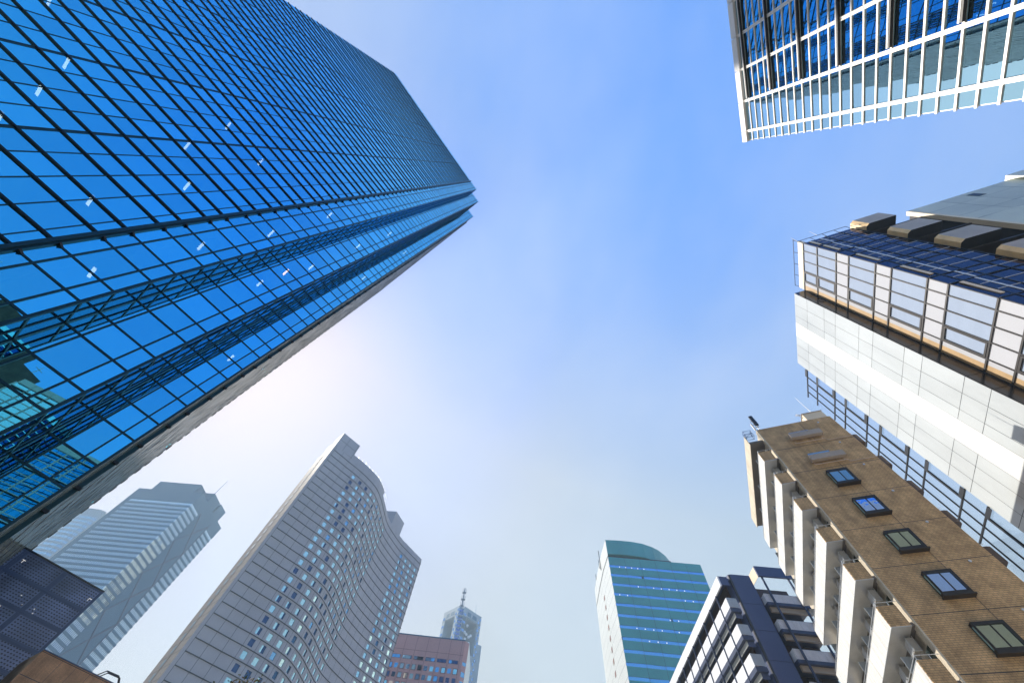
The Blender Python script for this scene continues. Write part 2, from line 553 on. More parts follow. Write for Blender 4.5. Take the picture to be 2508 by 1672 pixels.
#@A@
# ------------------------------------------------------------------ blue mirror-glass tower
def blue_tower():
    k = 0.75
    H = 150.0 + CAMZ
    t = thing('glass_tower', 'tallest tower, deep blue mirror glass with rows of black fins and notched corner', 'tower', -26.70, 8.05, 44.96)
    zs = []
    z = CAMZ + (22.59 - 5.355 * 4) * k
    while z < H - 1.2:
        zs += [z, z + 2.33 * k]
        z += 5.355 * k
    zs = [q for q in zs if 0.3 < q < H - 0.6]
    zg = [0.0] + zs + [H]
    T = 0.0016
    X0 = -56.85 * k
    # the broad face
    xs = [-1.18 * k] + [(-1.18 - 2.235 * i) * k for i in range(1, 25)]
    gx = sorted([X0] + xs + [0.0])
    mb = MB()
    panes_x(mb, gx, zg, 0.0, T)
    mb.build('glass_wall', 'blue_glass', t)
    for i, x in enumerate(xs):
        w = MB()
        if i % 4 == 0 and i:
            w.box(x - 0.10, x - 0.045, -0.035, 0.02, 0, H)
            w.box(x + 0.045, x + 0.10, -0.035, 0.02, 0, H)
            w.box(x - 0.045, x + 0.045, -0.02, 0.02, 0, H)
        else:
            w.box(x - 0.032, x + 0.032, -0.03, 0.02, 0, H)
        w.build('mullion', 'teal_frame', t)
    # black fins, two to a storey, run past the corner post as pointed stubs
    f = MB()
    f.box(X0, 0.12, -0.125, 0.012, -0.06, 0.06)
    i = len(f.v)
    f.v += [(0.12, -0.26, -0.055), (0.36, -0.03, -0.055), (0.12, 0.0, -0.055), (0.12, -0.26, 0.055), (0.36, -0.03, 0.055), (0.12, 0.0, 0.055)]
    f.f += [(i, i + 2, i + 1), (i + 3, i + 4, i + 5), (i, i + 1, i + 4, i + 3), (i + 1, i + 2, i + 5, i + 4)]
    f.m += [0] * 4
    fin = f.build('fin', 'black_fin', t)
    fin.location = (0, 0, zs[0])
    copies(fin, [(0, 0, q - zs[0]) for q in zs[1:]])
    p = MB()
    p.box(-0.26, -0.02, -0.24, 0.015, 0, H)
    p.box(-0.02, 0.10, -0.14, 0.015, 0, H)
    p.build('corner_post', 'teal_frame', t)
    # the stepped corner: three narrow strips and the returns between them
    xa, xb, xc, xd = 0.0, 4.80 * k, 10.11 * k, 14.35 * k
    ya, yb, yc = 0.0, 2.93 * k, 9.87 * k
    def strip(x0, x1, y, cuts):
        gl, fr = MB(), MB()
        panes_x(gl, [x0] + cuts + [x1], zg, y, T * 0.6)
        gl.build('glass_strip', 'blue_glass', t)
        for x in cuts:
            fr.box(x - 0.055, x + 0.055, y - 0.06, y + 0.02, 0, H)
        fr.box(x1 - 0.14, x1 + 0.03, y - 0.07, y + 0.10, 0, H)
        for q in zs:
            fr.box(x0, x1, y - 0.045, y + 0.01, q - 0.055, q + 0.055)
        fr.build('strip_frame', 'teal_frame', t)
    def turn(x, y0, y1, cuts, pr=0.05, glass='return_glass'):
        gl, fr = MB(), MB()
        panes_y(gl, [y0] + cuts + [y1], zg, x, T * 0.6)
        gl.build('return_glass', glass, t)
        for y in cuts:
            fr.box(x - 0.02, x + pr * 1.2, y - 0.05, y + 0.05, 0, H)
        fr.box(x - 0.02, x + pr * 1.2, y1 - 0.14, y1, 0, H)
        for q in zs:
            fr.box(x - 0.01, x + pr * 0.9, y0 + 0.1, y1, q - 0.055, q + 0.055)
        fr.build('return_frame', 'teal_frame', t)
    strip(xa, xb, ya, [1.18 * k, 3.55 * k])
    turn(xb, ya, yb, [1.3 * k])
    strip(xb, xc, yb, [6.1 * k, 8.75 * k])
    turn(xc, yb, yc, [4.4 * k, 6.6 * k, 8.6 * k])
    strip(xc, xd, yc, [11.3 * k, 13.1 * k])
    # the flank, seen edge-on
    ye, yf = 14.5 * k, 59.0
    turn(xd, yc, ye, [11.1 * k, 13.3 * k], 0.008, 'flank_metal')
    gl = MB()
    xf = 14.70 * k
    panes_y(gl, [ye + (yf - ye) * i / 28 for i in range(29)], zg, xf, 0.003)
    gl.build('flank_glass', 'flank_metal', t)
    fl = MB()
    fl.box(xd - 0.02, xf + 0.03, ye - 0.06, ye - 0.005, 0, H)
    fl.build('flank_post', 'teal_frame', t)
    s = MB()
    s.box(xf - 0.02, xf + 0.012, ye + 0.002, yf, -0.07, 0.07)
    s.box(xd, xf + 0.10, ye - 0.20, ye - 0.062, -0.09, 0.09)
    s.box(xf - 0.3, xf + 0.10, yf, yf + 0.35, -0.5, 0.5)
    ff = s.build('flank_fin', 'black_fin', t)
    ff.location = (0, 0, zs[0])
    copies(ff, [(0, 0, q - zs[0]) for q in zs[1:]])
    # what stands behind the glass, and the roof
    c = MB()
    c.box(X0 + 0.4, xa - 0.2, 3.4, 44, 0, H - 0.2)
    c.box(xa - 0.2, xb - 1.4, 3.4 + 0.2, 44, 0, H - 0.2)
    c.box(xb - 1.4, xc - 1.6, yb + 2.0, 44, 0, H - 0.2)
    c.build('inner_core', 'dark_core', t)
    back = MB()
    back.box(X0, xf - 0.02, yf, yf + 0.3, 0, H)
    back.box(X0, X0 + 0.3, 0.02, yf, 0, H)
    back.build('rear_wall', 'blue_glass', t)
    rf = MB()
    rf.prism([(X0, 0.05), (xa, 0.05), (xb, 0.05), (xb, yb + .05), (xc, yb + .05), (xc, yc + .05), (xd, yc + .05), (xd, ye), (xf - 0.02, ye), (xf - 0.02, yf), (X0, yf)], H - 0.25, H - 0.02)
    rf.build('roof', 'teal_frame', t)
    # ceiling lights that shine through the panes
    def lamp(x, y, z, mat='lamp_white', L=1.0):
        MB().box(x - 0.09, x + 0.09, y, y + L, z, z + 0.05).build('ceiling_light', mat, t)
    fl_z = lambda i: CAMZ + (24.92 + 5.355 * i - 0.35) * k + 1.75 - 0.5
    for x, i in ((-34, 2), (-31, 3), (-28.5, 4), (-40, 1), (-37, 5), (-25.5, 2), (-22, 1), (-20, 3), (-16, 2), (-12.5, 1), (-11, 4), (-8, 0), (-5.5, 3), (-4.5, 1), (-15, 6), (-9, 6)):
        lamp(x * k, 0.9, fl_z(i))
    for x, i in ((2.0, 0), (1.8, 2), (2.2, 4), (1.4, 7)):
        lamp(x * k, 0.8, fl_z(i))
    for x, i, m in ((6.9, 4, 'lamp_orange'), (7.4, 8, 'lamp_white'), (7.6, 5, 'lamp_white'), (7.5, 11, 'lamp_white'), (7.0, 3, 'lamp_white')):
        lamp(x * k, yb + 0.6, fl_z(i), m)
    for x, i in ((12.2, 2), (12.2, 9), (12.0, 14)):
        lamp(x * k, yc + 0.6, fl_z(i))
blue_tower()

#@B@
# ------------------------------------------------------------------ white-framed glass block
def white_grid_block():
    H = 39.0
    t = thing('office_block', 'teal glass office block in a bright white grid of bars, beside the white-panelled block', 'building', 0.46748 * H, -0.14017 * H, 239.5)
    Lx = 0.82 * H
    top = CAMZ + 1.0185 * H
    xs = [(0.0207 + 0.0627 * i) * H for i in range(13)]
    zs = [CAMZ + (0.9802 - 0.02233 * i) * H for i in range(43)]
    gl = MB()
    panes_x(gl, [0.05] + xs + [Lx], [CAMZ] + sorted(zs) + [CAMZ + H], 0.0, 0.0025)
    gl.build('glass_wall', 'teal_glass', t)
    v = MB()
    v.box(0.015, 0.085, -0.08, 0.02, -0.0, top)
    v.box(0.145, 0.215, -0.08, 0.02, -0.0, top)
    v.box(0.085, 0.145, -0.05, 0.02, -0.0, top)
    v0 = v.build('upright', 'white_paint', t)
    v0.location = (xs[0] - 0.12, 0, 0)
    copies(v0, [(x - xs[0], 0, 0) for x in xs[1:]])
    h = MB()
    h.box(-0.05, Lx, -0.05, 0.015, -0.052, 0.052)
    h0 = h.build('transom', 'white_paint', t)
    h0.location = (0, 0, zs[0])
    copies(h0, [(0, 0, z - zs[0]) for z in zs[1:]])
    b = MB()
    b.box(xs[1] + 0.16, Lx, -0.20, -0.055, 0.0, 0.09, 0)
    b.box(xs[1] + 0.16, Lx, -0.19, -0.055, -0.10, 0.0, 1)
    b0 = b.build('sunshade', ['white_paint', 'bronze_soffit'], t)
    b0.location = (0, 0, zs[4])
    copies(b0, [(0, 0, zs[i] - zs[4]) for i in range(8, 43, 4)])
    b1 = b0.copy()
    col.objects.link(b1)
    b1.parent = t
    b1.location = (0, 0, zs[0])
    p = MB()
    e = [-0.10] + [x for x in xs] + [Lx]
    for a, c in zip(e, e[1:]):
        p.box(a + 0.03, c - 0.03, -0.20, 0.3, CAMZ + 0.998 * H, top)
    p.build('parapet', 'white_paint', t)
    c = MB()
    c.box(0.3, Lx - 0.2, 2.6, 24, 0, CAMZ + H - 0.3)
    c.build('inner_core', 'dark_core', t)
    w = MB()
    w.box(0.0, 0.3, 0.03, 24, 0, CAMZ + H)
    w.box(Lx, Lx + 0.3, 0.03, 24, 0, CAMZ + H)
    w.box(0.0, Lx + 0.3, 24, 24.3, 0, CAMZ + H)
    w.build('end_wall', 'white_paint', t)
    one_box('roof', 'white_paint', t, 0.3, Lx, 0.3, 24, CAMZ + H - 0.3, CAMZ + H)
white_grid_block()

#@C@
# ------------------------------------------------------------------ glazed white-panelled block
def panel_block():
    H = 49.0
    t = thing('panelled_block', 'glossy white panels, brown-framed glazing and boxes with painted sunlit ends, behind the brown tiled flats', 'building', 0.74663 * H, 0.19036 * H, 240.47)
    Zf = lambda q: CAMZ + q * H
    zt = Zf(1.0)
    seams = [1.0, 0.9484, 0.8848, 0.847, 0.7763, 0.7393, 0.667, 0.6309, 0.5585, 0.5197, 0.4478, 0.4104, 0.3390, 0.3020, 0.23, 0.19, 0.12, 0.08, 0.01]
    yr = 0.0268 * H
    W = 0.2315 * H
    # white volume: panels with open joints over a dark backing
    us = [0.0, 0.0345, 0.069, 0.0912, 0.137, 0.1655, 0.2, 0.2315]
    for lo, hi, nm, mat in ((0, 3, 'panel_field', 'satin_panel'), (3, 4, 'reflection_band', 'reflection_white'), (4, 7, 'panel_field', 'satin_panel')):  # the whiter middle band is a painted reflection of a bright stripe
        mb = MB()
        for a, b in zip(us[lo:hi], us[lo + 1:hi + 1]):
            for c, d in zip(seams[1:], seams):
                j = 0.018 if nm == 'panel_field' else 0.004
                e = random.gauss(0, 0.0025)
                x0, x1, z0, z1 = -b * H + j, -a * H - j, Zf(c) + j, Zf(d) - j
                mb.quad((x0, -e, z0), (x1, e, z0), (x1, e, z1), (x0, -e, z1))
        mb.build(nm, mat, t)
    one_box('backing_wall', 'joint_dark', t, -W + 0.02, -0.02, 0.05, 14, 0, zt - 0.02)
    # dark return beside it
    mb = MB()
    for c, d in zip(seams[1:], seams):
        mb.quad((0, 0.02, Zf(c) + 0.02), (0, yr, Zf(c) + 0.02), (0, yr, Zf(d) - 0.02), (0, 0.02, Zf(d) - 0.02))
    mb.build('dark_return', 'dark_panel', t)
    one_box('vent_grille', 'black_steel', t, -0.005, 0.02, yr * 0.45, yr * 0.8, Zf(0.912), Zf(0.93))
    # glazing: five rows of panes, blinds behind the pale ones
    ux = [0.0, 0.0255, 0.0568, 0.0855, 0.1135, 0.134]
    fr = MB()
    for i, (c, d) in enumerate(zip(seams[1:], seams)):
        wide = (d - c) > 0.045
        for j, (a, b) in enumerate(zip(ux, ux[1:])):
            mat = 'blind_pale' if wide else 'blind_white'
            if j == 0:
                mb = MB()
                s = (b - a) * 0.42
                mb.quad((a * H, yr, Zf(c)), ((b - s) * H, yr, Zf(c)), ((b - s) * H, yr, Zf(d)), (a * H, yr, Zf(d)), 0)
                mb.quad(((b - s) * H, yr, Zf(c)), (b * H, yr, Zf(c)), (b * H, yr, Zf(d)), ((b - s) * H, yr, Zf(d)), 1)
                mb.build('window', ['pane_tan', 'blind_white'], t)
            else:
                mb = MB()
                e = random.gauss(0, 0.004)
                mb.quad((a * H, yr - e, Zf(c)), (b * H, yr + e, Zf(c)), (b * H, yr + e, Zf(d)), (a * H, yr - e, Zf(d)))
                if wide and j == 1:
                    w = mb.build('window', mat, t)
                    q = MB()
                    x0, x1, z0, z1, g = a * H + .08, b * H - .08, Zf(c) + .1, Zf(d) - .1, 0.14
                    q.box(x0, x1, yr - .09, yr - .01, z0, z0 + g)
                    q.box(x0, x1, yr - .09, yr - .01, z1 - g, z1)
                    q.box(x0, x0 + g, yr - .09, yr - .01, z0 + g, z1 - g)
                    q.box(x1 - g, x1, yr - .09, yr - .01, z0 + g, z1 - g)
                    q.build('sash', 'window_frame', w)
                else:
                    mb.build('window', mat, t)
    for u in ux[:-1]:
        fr.box(u * H - 0.045, u * H + 0.045, yr - 0.07, yr + 0.02, 0, zt)
    fr.box(ux[-1] * H - 0.05, ux[-1] * H + 0.02, yr - 0.03, yr + 0.05, 0, zt)
    for q in seams:
        fr.box(0, 0.134 * H, yr - 0.075, yr + 0.02, Zf(q) - 0.06, Zf(q) + 0.06)
    fr.build('glazing_frame', 'window_frame', t)
    # the navy flank
    xn = 0.134 * H
    ys = [yr, yr + 0.0189 * H, yr + 0.05 * H, yr + 0.0829 * H, yr + 0.1105 * H]
    zz = sorted([0] + [Zf(q) for q in seams])
    mb = MB()
    panes_y(mb, ys, zz, xn, 0.004)
    mb.build('flank_glass', 'navy_glass', t)
    fr = MB()
    for y in ys[1:]:
        fr.box(xn - 0.02, xn + 0.05, y - 0.045, y + 0.045, 0, zt)
    for q in seams[1:]:
        fr.box(xn - 0.02, xn + 0.055, yr + 0.05, ys[-1], Zf(q) - 0.05, Zf(q) + 0.05)
    fr.build('flank_frame', 'black_steel', t)
    for c, d in zip(seams[1:], seams):
        y = yr + 0.0125 * H
        if d - c > 0.045:
            one_box('flank_reflection_bar', 'reflection_peach', t, xn + 0.012, xn + 0.09, y - 0.12, y + 0.14, Zf(c) + 0.45, Zf(d) - 0.2)  # peach bar added as a painted reflection in the navy glass
        tr_ = MB()
        for u in (0.33, 0.67) if d - c > 0.045 else (0.5,):
            z = Zf(c + (d - c) * u)
            tr_.box(xn + 0.004, xn + 0.03, ys[1], ys[-1], z - 0.022, z + 0.022)
        y = yr + 0.036 * H + random.uniform(-.12, .12)
        tr_.box(xn + 0.004, xn + 0.04, y - 0.07, y + 0.07, Zf(c) + 0.06, Zf(d) - 0.06)
        tr_.build('flank_reflection_lines', 'reflection_white', t)  # pale strips stand for wavy reflections in the navy glass
    # recess with boxes whose ends are coloured as if sunlit
    y0 = yr + 0.1105 * H
    yg = yr + 0.2355 * H
    rc = MB()
    rc.box(xn - 2.2, xn - 2.0, y0, yg, 0, zt)
    rc.box(xn - 2.0, xn - 0.01, y0, y0 + 0.06, 0, zt)
    for i in range(9):
        rc.box(xn - 2.0, xn - 0.4, y0 + 0.06, yg, Zf(0.854 + 0.1085 * (1 - i)) - 0.2, Zf(0.854 + 0.1085 * (1 - i)))
    rc.build('recess', 'bronze_soffit', t)
    bx = MB()
    p0, p1, ya, yb, zb = xn - 0.4, xn + 0.69, yr + 0.1165 * H, yr + 0.178 * H, 0.051 * H
    ch = 0.28
    bx.quad((p1, ya + ch, 0), (p1, yb, 0), (p1, yb, zb), (p1, ya + ch, zb), 0)
    bx.quad((p1, ya + ch, 0), (p1, ya + ch, zb), (p1 - ch, ya, zb), (p1 - ch, ya, 0), 1)
    bx.quad((p1 - ch, ya, 0), (p1 - ch, ya, zb), (p0, ya, zb), (p0, ya, 0), 1)
    bx.quad((p0, yb, 0), (p0, yb, zb), (p1, yb, zb), (p1, yb, 0), 0)
    n = len(bx.v)
    bx.v += [(p0, ya, 0), (p1 - ch, ya, 0), (p1, ya + ch, 0), (p1, yb, 0), (p0, yb, 0), (p0, ya, zb), (p1 - ch, ya, zb), (p1, ya + ch, zb), (p1, yb, zb), (p0, yb, zb)]
    bx.f += [(n, n + 4, n + 3, n + 2, n + 1), (n + 5, n + 6, n + 7, n + 8, n + 9)]
    bx.m += [2, 0]
    b0 = bx.build('balcony_box', ['bronze_box', 'sunlit_box_end', 'black_fin'], t)
    b0.location = (0, 0, Zf(0.854))
    copies(b0, [(0, 0, 0.1085 * H * i) for i in (1, -1, -2, -3, -4, -5, -6)])
    sl = MB()
    sl.box(xn - 1.2, xn - 0.1, yb + 0.3, yb + 1.3, -0.08, 0.08)
    s0 = sl.build('ledge', 'cream_paint', t)
    s0.location = (0, 0, Zf(0.905))
    copies(s0, [(0, 0, 0.1085 * H * i) for i in (-1, -2, -3, -4)])
    # green-grey volume beyond the recess
    gy = [yr + q * H for q in (0.2355, 0.295, 0.335, 0.395, 0.44)]
    mb = MB()
    for a, b in zip(gy, gy[1:]):
        for c, d in zip(seams[1:], seams):
            e = random.gauss(0, 0.006)
            mb.quad((xn - e, a + .015, Zf(c) + .015), (xn + e, b - .015, Zf(c) + .015), (xn + e, b - .015, Zf(d) - .015), (xn - e, a + .015, Zf(d) - .015))
    mb.build('green_panels', 'green_panel', t)
    one_box('green_backing', 'joint_dark', t, xn - 5, xn - 0.04, yg + 0.05, gy[-1], 0, zt - 0.03)
    one_box('cream_edge', 'cream_paint', t, xn - 0.5, xn + 0.01, yg - 0.32, yg - 0.01, 0, zt)
    one_box('grille', 'black_steel', t, xn - 0.01, xn + 0.03, yr + 0.337 * H, yr + 0.351 * H, Zf(0.957), Zf(0.984))
    mb = MB()
    mb.box(xn - 5, xn + 0.35, gy[-1] + 0.02, gy[-1] + 9, 0, Zf(1.015), 0)
    mb.build('rear_volume', 'green_panel', t)
    # body, parapet and rails
    bd = MB()
    bd.box(0.02, xn - 2.3, yr + 0.12, 14, 0, zt - 0.05)
    bd.box(xn - 2.3, xn - 0.08, yr + 0.12, y0 - 0.05, 0, zt - 0.05)
    bd.build('inner_wall', 'dark_core', t)
    one_box('parapet', 'cream_paint', t, 0.03, xn - 0.02, yr + 0.02, yr + 0.4, zt + 0.065, Zf(1.024))
    rl = MB()
    zr = Zf(1.042)
    rl.tube((0.0, yr, zr), (xn + 0.2, yr, zr), 0.035)
    for i in range(5):
        x = 0.1 + (xn - 0.1) * i / 4
        rl.tube((x, yr + 0.1, Zf(1.022)), (x, yr, zr), 0.03)
    rl.build('roof_rail', 'black_steel', t)
    rl = MB()
    zr = Zf(1.02)
    rl.tube((xn + 0.1, yr - 0.2, zr), (xn + 0.1, y0, zr), 0.035)
    for i in range(5):
        y = yr + (y0 - yr) * i / 4
        rl.tube((xn - 0.05, y, zt - 0.06), (xn + 0.1, y, zr), 0.03)
    rl.build('roof_rail', 'black_steel', t)
    for y, ln in ((yr - 0.1, 1.0), (yr + 2.2, 1.2)):
        q = MB()
        q.tube((xn + 0.1, y, Zf(1.02)), (xn + 0.5, y - 0.2, Zf(1.02) + ln), 0.03, 6, 0, 0.012)
        q.build('roof_aerial', 'white_paint', t)
    # glass screen that carries on past the panels
    sx0, sx1 = -0.331 * H, -0.2315 * H
    tr = (0.9572, 0.9160, 0.8484, 0.8115, 0.7438, 0.7082, 0.6380, 0.60, 0.5285, 0.49, 0.419, 0.381)
    sc, fr = MB(), MB()
    for a, b in zip(tr, tr[1:]):
        sc.quad((sx0, 0.02, Zf(b)), (sx1 - 0.02, 0.02, Zf(b)), (sx1 - 0.02, 0.02, Zf(a)), (sx0, 0.02, Zf(a)))
    sc.build('glass_screen', 'clear_screen', t)
    for i, q in enumerate(tr):
        fr.box(sx0, sx1 + 0.02, -0.06, 0.06, Zf(q) - 0.05, Zf(q) + 0.05)
        fr.box(-0.2567 * H, sx1 + 0.02, -0.09, -0.06, Zf(q) - (0.32 if i % 2 else 0.05), Zf(q) + (0.05 if i % 2 else 0.32))
    for u in (0.2567, 0.2839, 0.3099):
        fr.box(-u * H - 0.045, -u * H + 0.045, -0.055, 0.055, Zf(tr[-1]), Zf(tr[0]))
    for i in range(1, len(tr) - 1, 2):
        fr.box(-0.2567 * H - 0.10, -0.2567 * H + 0.10, -0.095, 0.04, Zf(tr[i + 1]), Zf(tr[i]))
    fr.build('screen_frame', 'black_steel', t)
panel_block()

#@D@
# ------------------------------------------------------------------ brown tiled flats
ORD = ['top', 'second', 'third', 'fourth', 'fifth', 'sixth', 'seventh', 'eighth']
def brown_flats():
    H = 30.0
    ox, oy, az = 0.85823 * H, 0.65362 * H, -28.06
    t = thing('apartment_block', 'brown tiled block of flats with dark bay windows and stacked white balconies', 'building', ox, oy, az)
    Zf = lambda q: CAMZ + q * H
    Wd, Dp = 0.2152 * H, 0.52 * H
    w = MB()
    w.box(0, Wd, 0, Dp, 0, Zf(1.0))
    # front in tile, flank in pale tile
    w.m[0:6] = [0, 2, 0, 0, 0, 1]
    w.build('wall', ['brown_tile', 'side_tile', 'soffit_grey'], t)
    j = MB()
    for i in range(11):
        z = Zf(0.9010 - 0.0903 * i)
        j.box(-0.004, Wd + 0.002, -0.004, 0.02, z - 0.018, z + 0.018)
    x = 0.123 * H
    for i in range(12):
        z1 = Zf(0.9010 - 0.0903 * (i - 1)) - 0.02
        z0 = Zf(0.9010 - 0.0903 * i) + 0.02
        j.box(x - 0.014, x + 0.014, -0.003, 0.02, z0, min(z1, Zf(1.0)))
    j.build('wall_joint', 'joint_dark', t)
    one_box('corner_trim', 'side_tile', t, -0.10, 0.0, -0.012, 0.5, 0, Zf(1.0))
    # bay windows, alternately blue, green and grey behind their panes
    pal = ['room_glass_grey', 'room_glass_blue', 'room_glass_green', 'room_glass_blue', 'room_glass_green', 'room_glass_blue', 'room_glass_green']
    for i in range(7):
        z0, z1 = Zf(0.7475 - 0.0917 * i), Zf(0.7935 - 0.0917 * i)
        if z0 < 1:
            continue
        x0, x1, p = 0.0728 * H, 0.1225 * H, 0.36
        f = MB()
        g = 0.16
        f.box(x0, x1, -p, -0.005, z1 - g, z1)
        f.box(x0, x1, -p, -0.005, z0, z0 + g)
        f.box(x1 - g, x1, -p, -0.005, z0 + g, z1 - g)
        f.box(x0, x0 + 0.05, -0.08, -0.005, z0 + g, z1 - g)
        f.box(x0, x0 + 0.09, -p, -p + 0.09, z0 + g, z1 - g)
        wn_ = f.build('bay_window', 'black_steel', t)
        q = MB()
        q.quad((x0 + .09, -p + .06, z0 + g), (x1 - g, -p + .06, z0 + g), (x1 - g, -p + .06, z1 - g), (x0 + .09, -p + .06, z1 - g))
        q.build('pane', pal[i], wn_)
        xm = x0 + (x1 - x0) * 0.52
        q = MB()
        q.box(xm - 0.03, xm + 0.03, -p + 0.03, -p + 0.055, z0 + g, z1 - g)
        q.box(x0 + .09, x1 - g, -p + 0.03, -p + 0.055, z0 + g, z0 + g + 0.05)
        q.build('sash', 'window_frame', wn_)
        one_box('sill', 'window_frame', wn_, x0 - 0.06, x1 + 0.06, -p - 0.06, -0.005, z0 - 0.07, z0 - 0.003)
        q = MB()
        q.quad((x0 + .02, -p + .09, z0 + g), (x0 + .02, -.08, z0 + g), (x0 + .02, -.08, z1 - g), (x0 + .02, -p + .09, z1 - g))
        q.build('side_pane', 'hotel_glass_light', wn_)
    # the two small windows near the roof behind their metal screens
    for za, zb, zc, xr in ((0.9315, 0.9505, 0.9605, 0.0725), (0.8385, 0.8575, 0.8685, 0.0715)):
        rw = MB()
        rw.box(xr * H, 0.128 * H, -0.015, 0.01, Zf(zb) - 0.1, Zf(zc))
        rw.build('window', 'room_glass_grey', t)
        s = MB()
        s.box(0.0615 * H, 0.148 * H, -0.55, -0.20, Zf(za) - 0.26, Zf(zb) - 0.28)
        sc = s.build('window_screen', 'beige_metal', t)
        s = MB()
        for x in (0.07 * H, 0.14 * H):
            s.box(x - 0.03, x + 0.03, -0.2, 0.0, Zf(za), Zf(za) + 0.06)
        s.build('bracket', 'beige_metal', sc)
    for dz in (0.0, -0.0865):
        pz = Zf(0.905 + dz)
        p = MB()
        p.tube((0.063 * H, -0.32, pz + 0.16), (0.063 * H, -0.32, pz), 0.03)
        p.tube((0.063 * H, -0.32, pz), (0.143 * H, -0.32, pz), 0.03)
        p.tube((0.143 * H, -0.32, pz), (0.150 * H, -0.07, pz), 0.03)
        p.tube((0.150 * H, -0.07, pz), (0.2152 * H, -0.07, pz), 0.03)
        p.tube((0.137 * H, -0.32, pz + 0.16), (0.137 * H, -0.32, pz), 0.03)
        p.build('drain_pipe', 'pipe_beige', t)
    for z in (0.981, 0.889, 0.8015, 0.712, 0.6242, 0.5334, 0.443):
        v = MB()
        v.tube((0.171 * H, -0.07, Zf(z)), (0.171 * H, 0.0, Zf(z)), 0.075, 8)
        v.build('vent_cap', 'steel_pale', t)
    # balconies down the flank
    dep = [0.415, 0.425, 0.43, 0.46, 0.50, 0.52, 0.55, 0.58, 0.60]
    for kk in range(9):
        top = Zf(0.9055 - 0.0872 * kk)
        D = dep[kk] * H
        x0 = -0.044 * H
        ph = 0.0355 * H
        o = thing_part = bpy.data.objects.new('balcony', None)
        o.empty_display_size = 0.3
        col.objects.link(o)
        o.parent = t
        one_box('parapet', 'white_tile', o, x0, x0 + 0.12, 0.0, D, top - ph, top)
        f = one_box('end_panel', 'brown_tile', o, x0 - 0.004, -0.0105 * H, -0.012, 0.1, top - ph, top + 0.004)
        one_box('slab', 'soffit_grey', o, x0 + 0.125, -0.003, 0.105, D, top - ph + 0.03, top - ph + 0.20)
        one_box('drip_edge', 'steel_pale', o, x0 - 0.012, -0.0105 * H, -0.02, D, top - ph - 0.03, top - ph - 0.002)
        one_box('coping', 'steel_pale', o, x0 - 0.014, x0 + 0.13, -0.02, D, top + 0.006, top + 0.03)
        rl = MB()
        for xx in (x0 + 0.06, -0.02 * H):
            rl.tube((xx, 0.05, top + 0.03), (xx, 0.05, top + 0.22), 0.015)
        rl.tube((x0 + 0.06, 0.05, top + 0.22), (-0.004 * H, 0.05, top + 0.22), 0.018)
        rl.tube((x0 + 0.06, 0.05, top + 0.22), (x0 + 0.06, D, top + 0.22), 0.018)
        rl.build('handrail', 'steel_pale', o)
        for s in range(4):
            y = (0.065 + 0.115 * s) * H
            if y < D - 0.4:
                one_box('partition', 'frosted_board', o, x0 + 0.14, -0.006 * H, y, y + 0.03, top + 0.05, top + 0.95)
        if kk < 8:
            for s in range(4):
                y = (0.02 + 0.12 * s) * H
                if y < D - 1:
                    one_box('balcony_door', 'room_glass_green', o, -0.02, -0.004, y, y + 0.9, top - 0.9, top + 0.9)
    one_box('eaves', 'soffit_grey', t, -0.044 * H, -0.002, 0.25, 0.415 * H, Zf(0.955), Zf(0.962))
    one_box('eaves_fascia', 'side_tile', t, -0.046 * H, -0.0442 * H, 0.25, 0.415 * H, Zf(0.950), Zf(0.990))
    # rounded balconies that peep past the far edge
    for kk in range(8):
        z1 = Zf(0.935 - 0.0903 * kk)
        pts = [(Wd + 0.003, 0.8), (0.240 * H, 0.8), (0.247 * H, 0.87), (0.250 * H, 1.05), (0.250 * H, 2.6), (Wd + 0.003, 2.6)]
        b = MB().prism(pts, z1 - 0.95, z1).build('rounded_balcony', 'brown_dark', t)
        h = MB()
        h.tube((Wd, 0.85, z1 + 0.18), (0.24 * H, 0.85, z1 + 0.18), 0.02)
        h.tube((0.232 * H, 0.85, z1), (0.232 * H, 0.85, z1 + 0.18), 0.02)
        h.build('handrail', 'steel_pale', b)
    # air conditioners hung under the balconies: each is a thing of its own
    m = Matrix.Translation((ox, oy, 0)) @ Matrix.Rotation(R(az), 4, 'Z')
    first = None
    where = ['nearest the tiled end', 'second from its tiled end', 'third from its tiled end']
    for kk in range(7):
        for s, yy in enumerate((0.045, 0.155, 0.275)):
            if kk > 4 and s > 1:
                continue
            P = m @ Vector((-0.0165 * H, yy * H, Zf(0.9055 - 0.0872 * kk - 0.0355) - 0.08))
            lab = 'grey air conditioner hung below the brown flats\' %s balcony, %s' % (ORD[kk], where[s])
            if first is None:
                u = thing('air_conditioner', lab, 'air conditioner', P.x, P.y, az, P.z, 'air conditioners under the balconies')
                b = MB()
                b.box(-0.16, 0.16, -0.42, 0.42, -0.66, -0.08)
                b.build('casing', 'ac_grey', u)
                b = MB()
                for r_ in range(7):
                    b.box(-0.175, -0.161, -0.36, 0.36, -0.62 + r_ * 0.075, -0.59 + r_ * 0.075)
                b.build('grille', 'steel_pale', u)
                for ya in (-0.38, 0.38):
                    b = MB()
                    b.box(-0.3, 0.2, ya - 0.02, ya + 0.02, -0.70, -0.665)
                    b.tube((-0.19, ya, -0.70), (-0.19, ya, 0.02), 0.014)
                    b.tube((0.19, ya, -0.70), (0.19, ya, 0.02), 0.014)
                    b.build('hanger', 'steel_pale', u)
                first = u
            else:
                u = first.copy()
                col.objects.link(u)
                u.location = P
                u['label'] = lab
                for ch in first.children:
                    c = ch.copy()
                    col.objects.link(c)
                    c.parent = u
    # what stands on the roof
    def at(x, y, z):
        return m @ Vector((x, y, z))
    zr = Zf(1.0)
    P = at(0.010 * H, 0.12, zr)
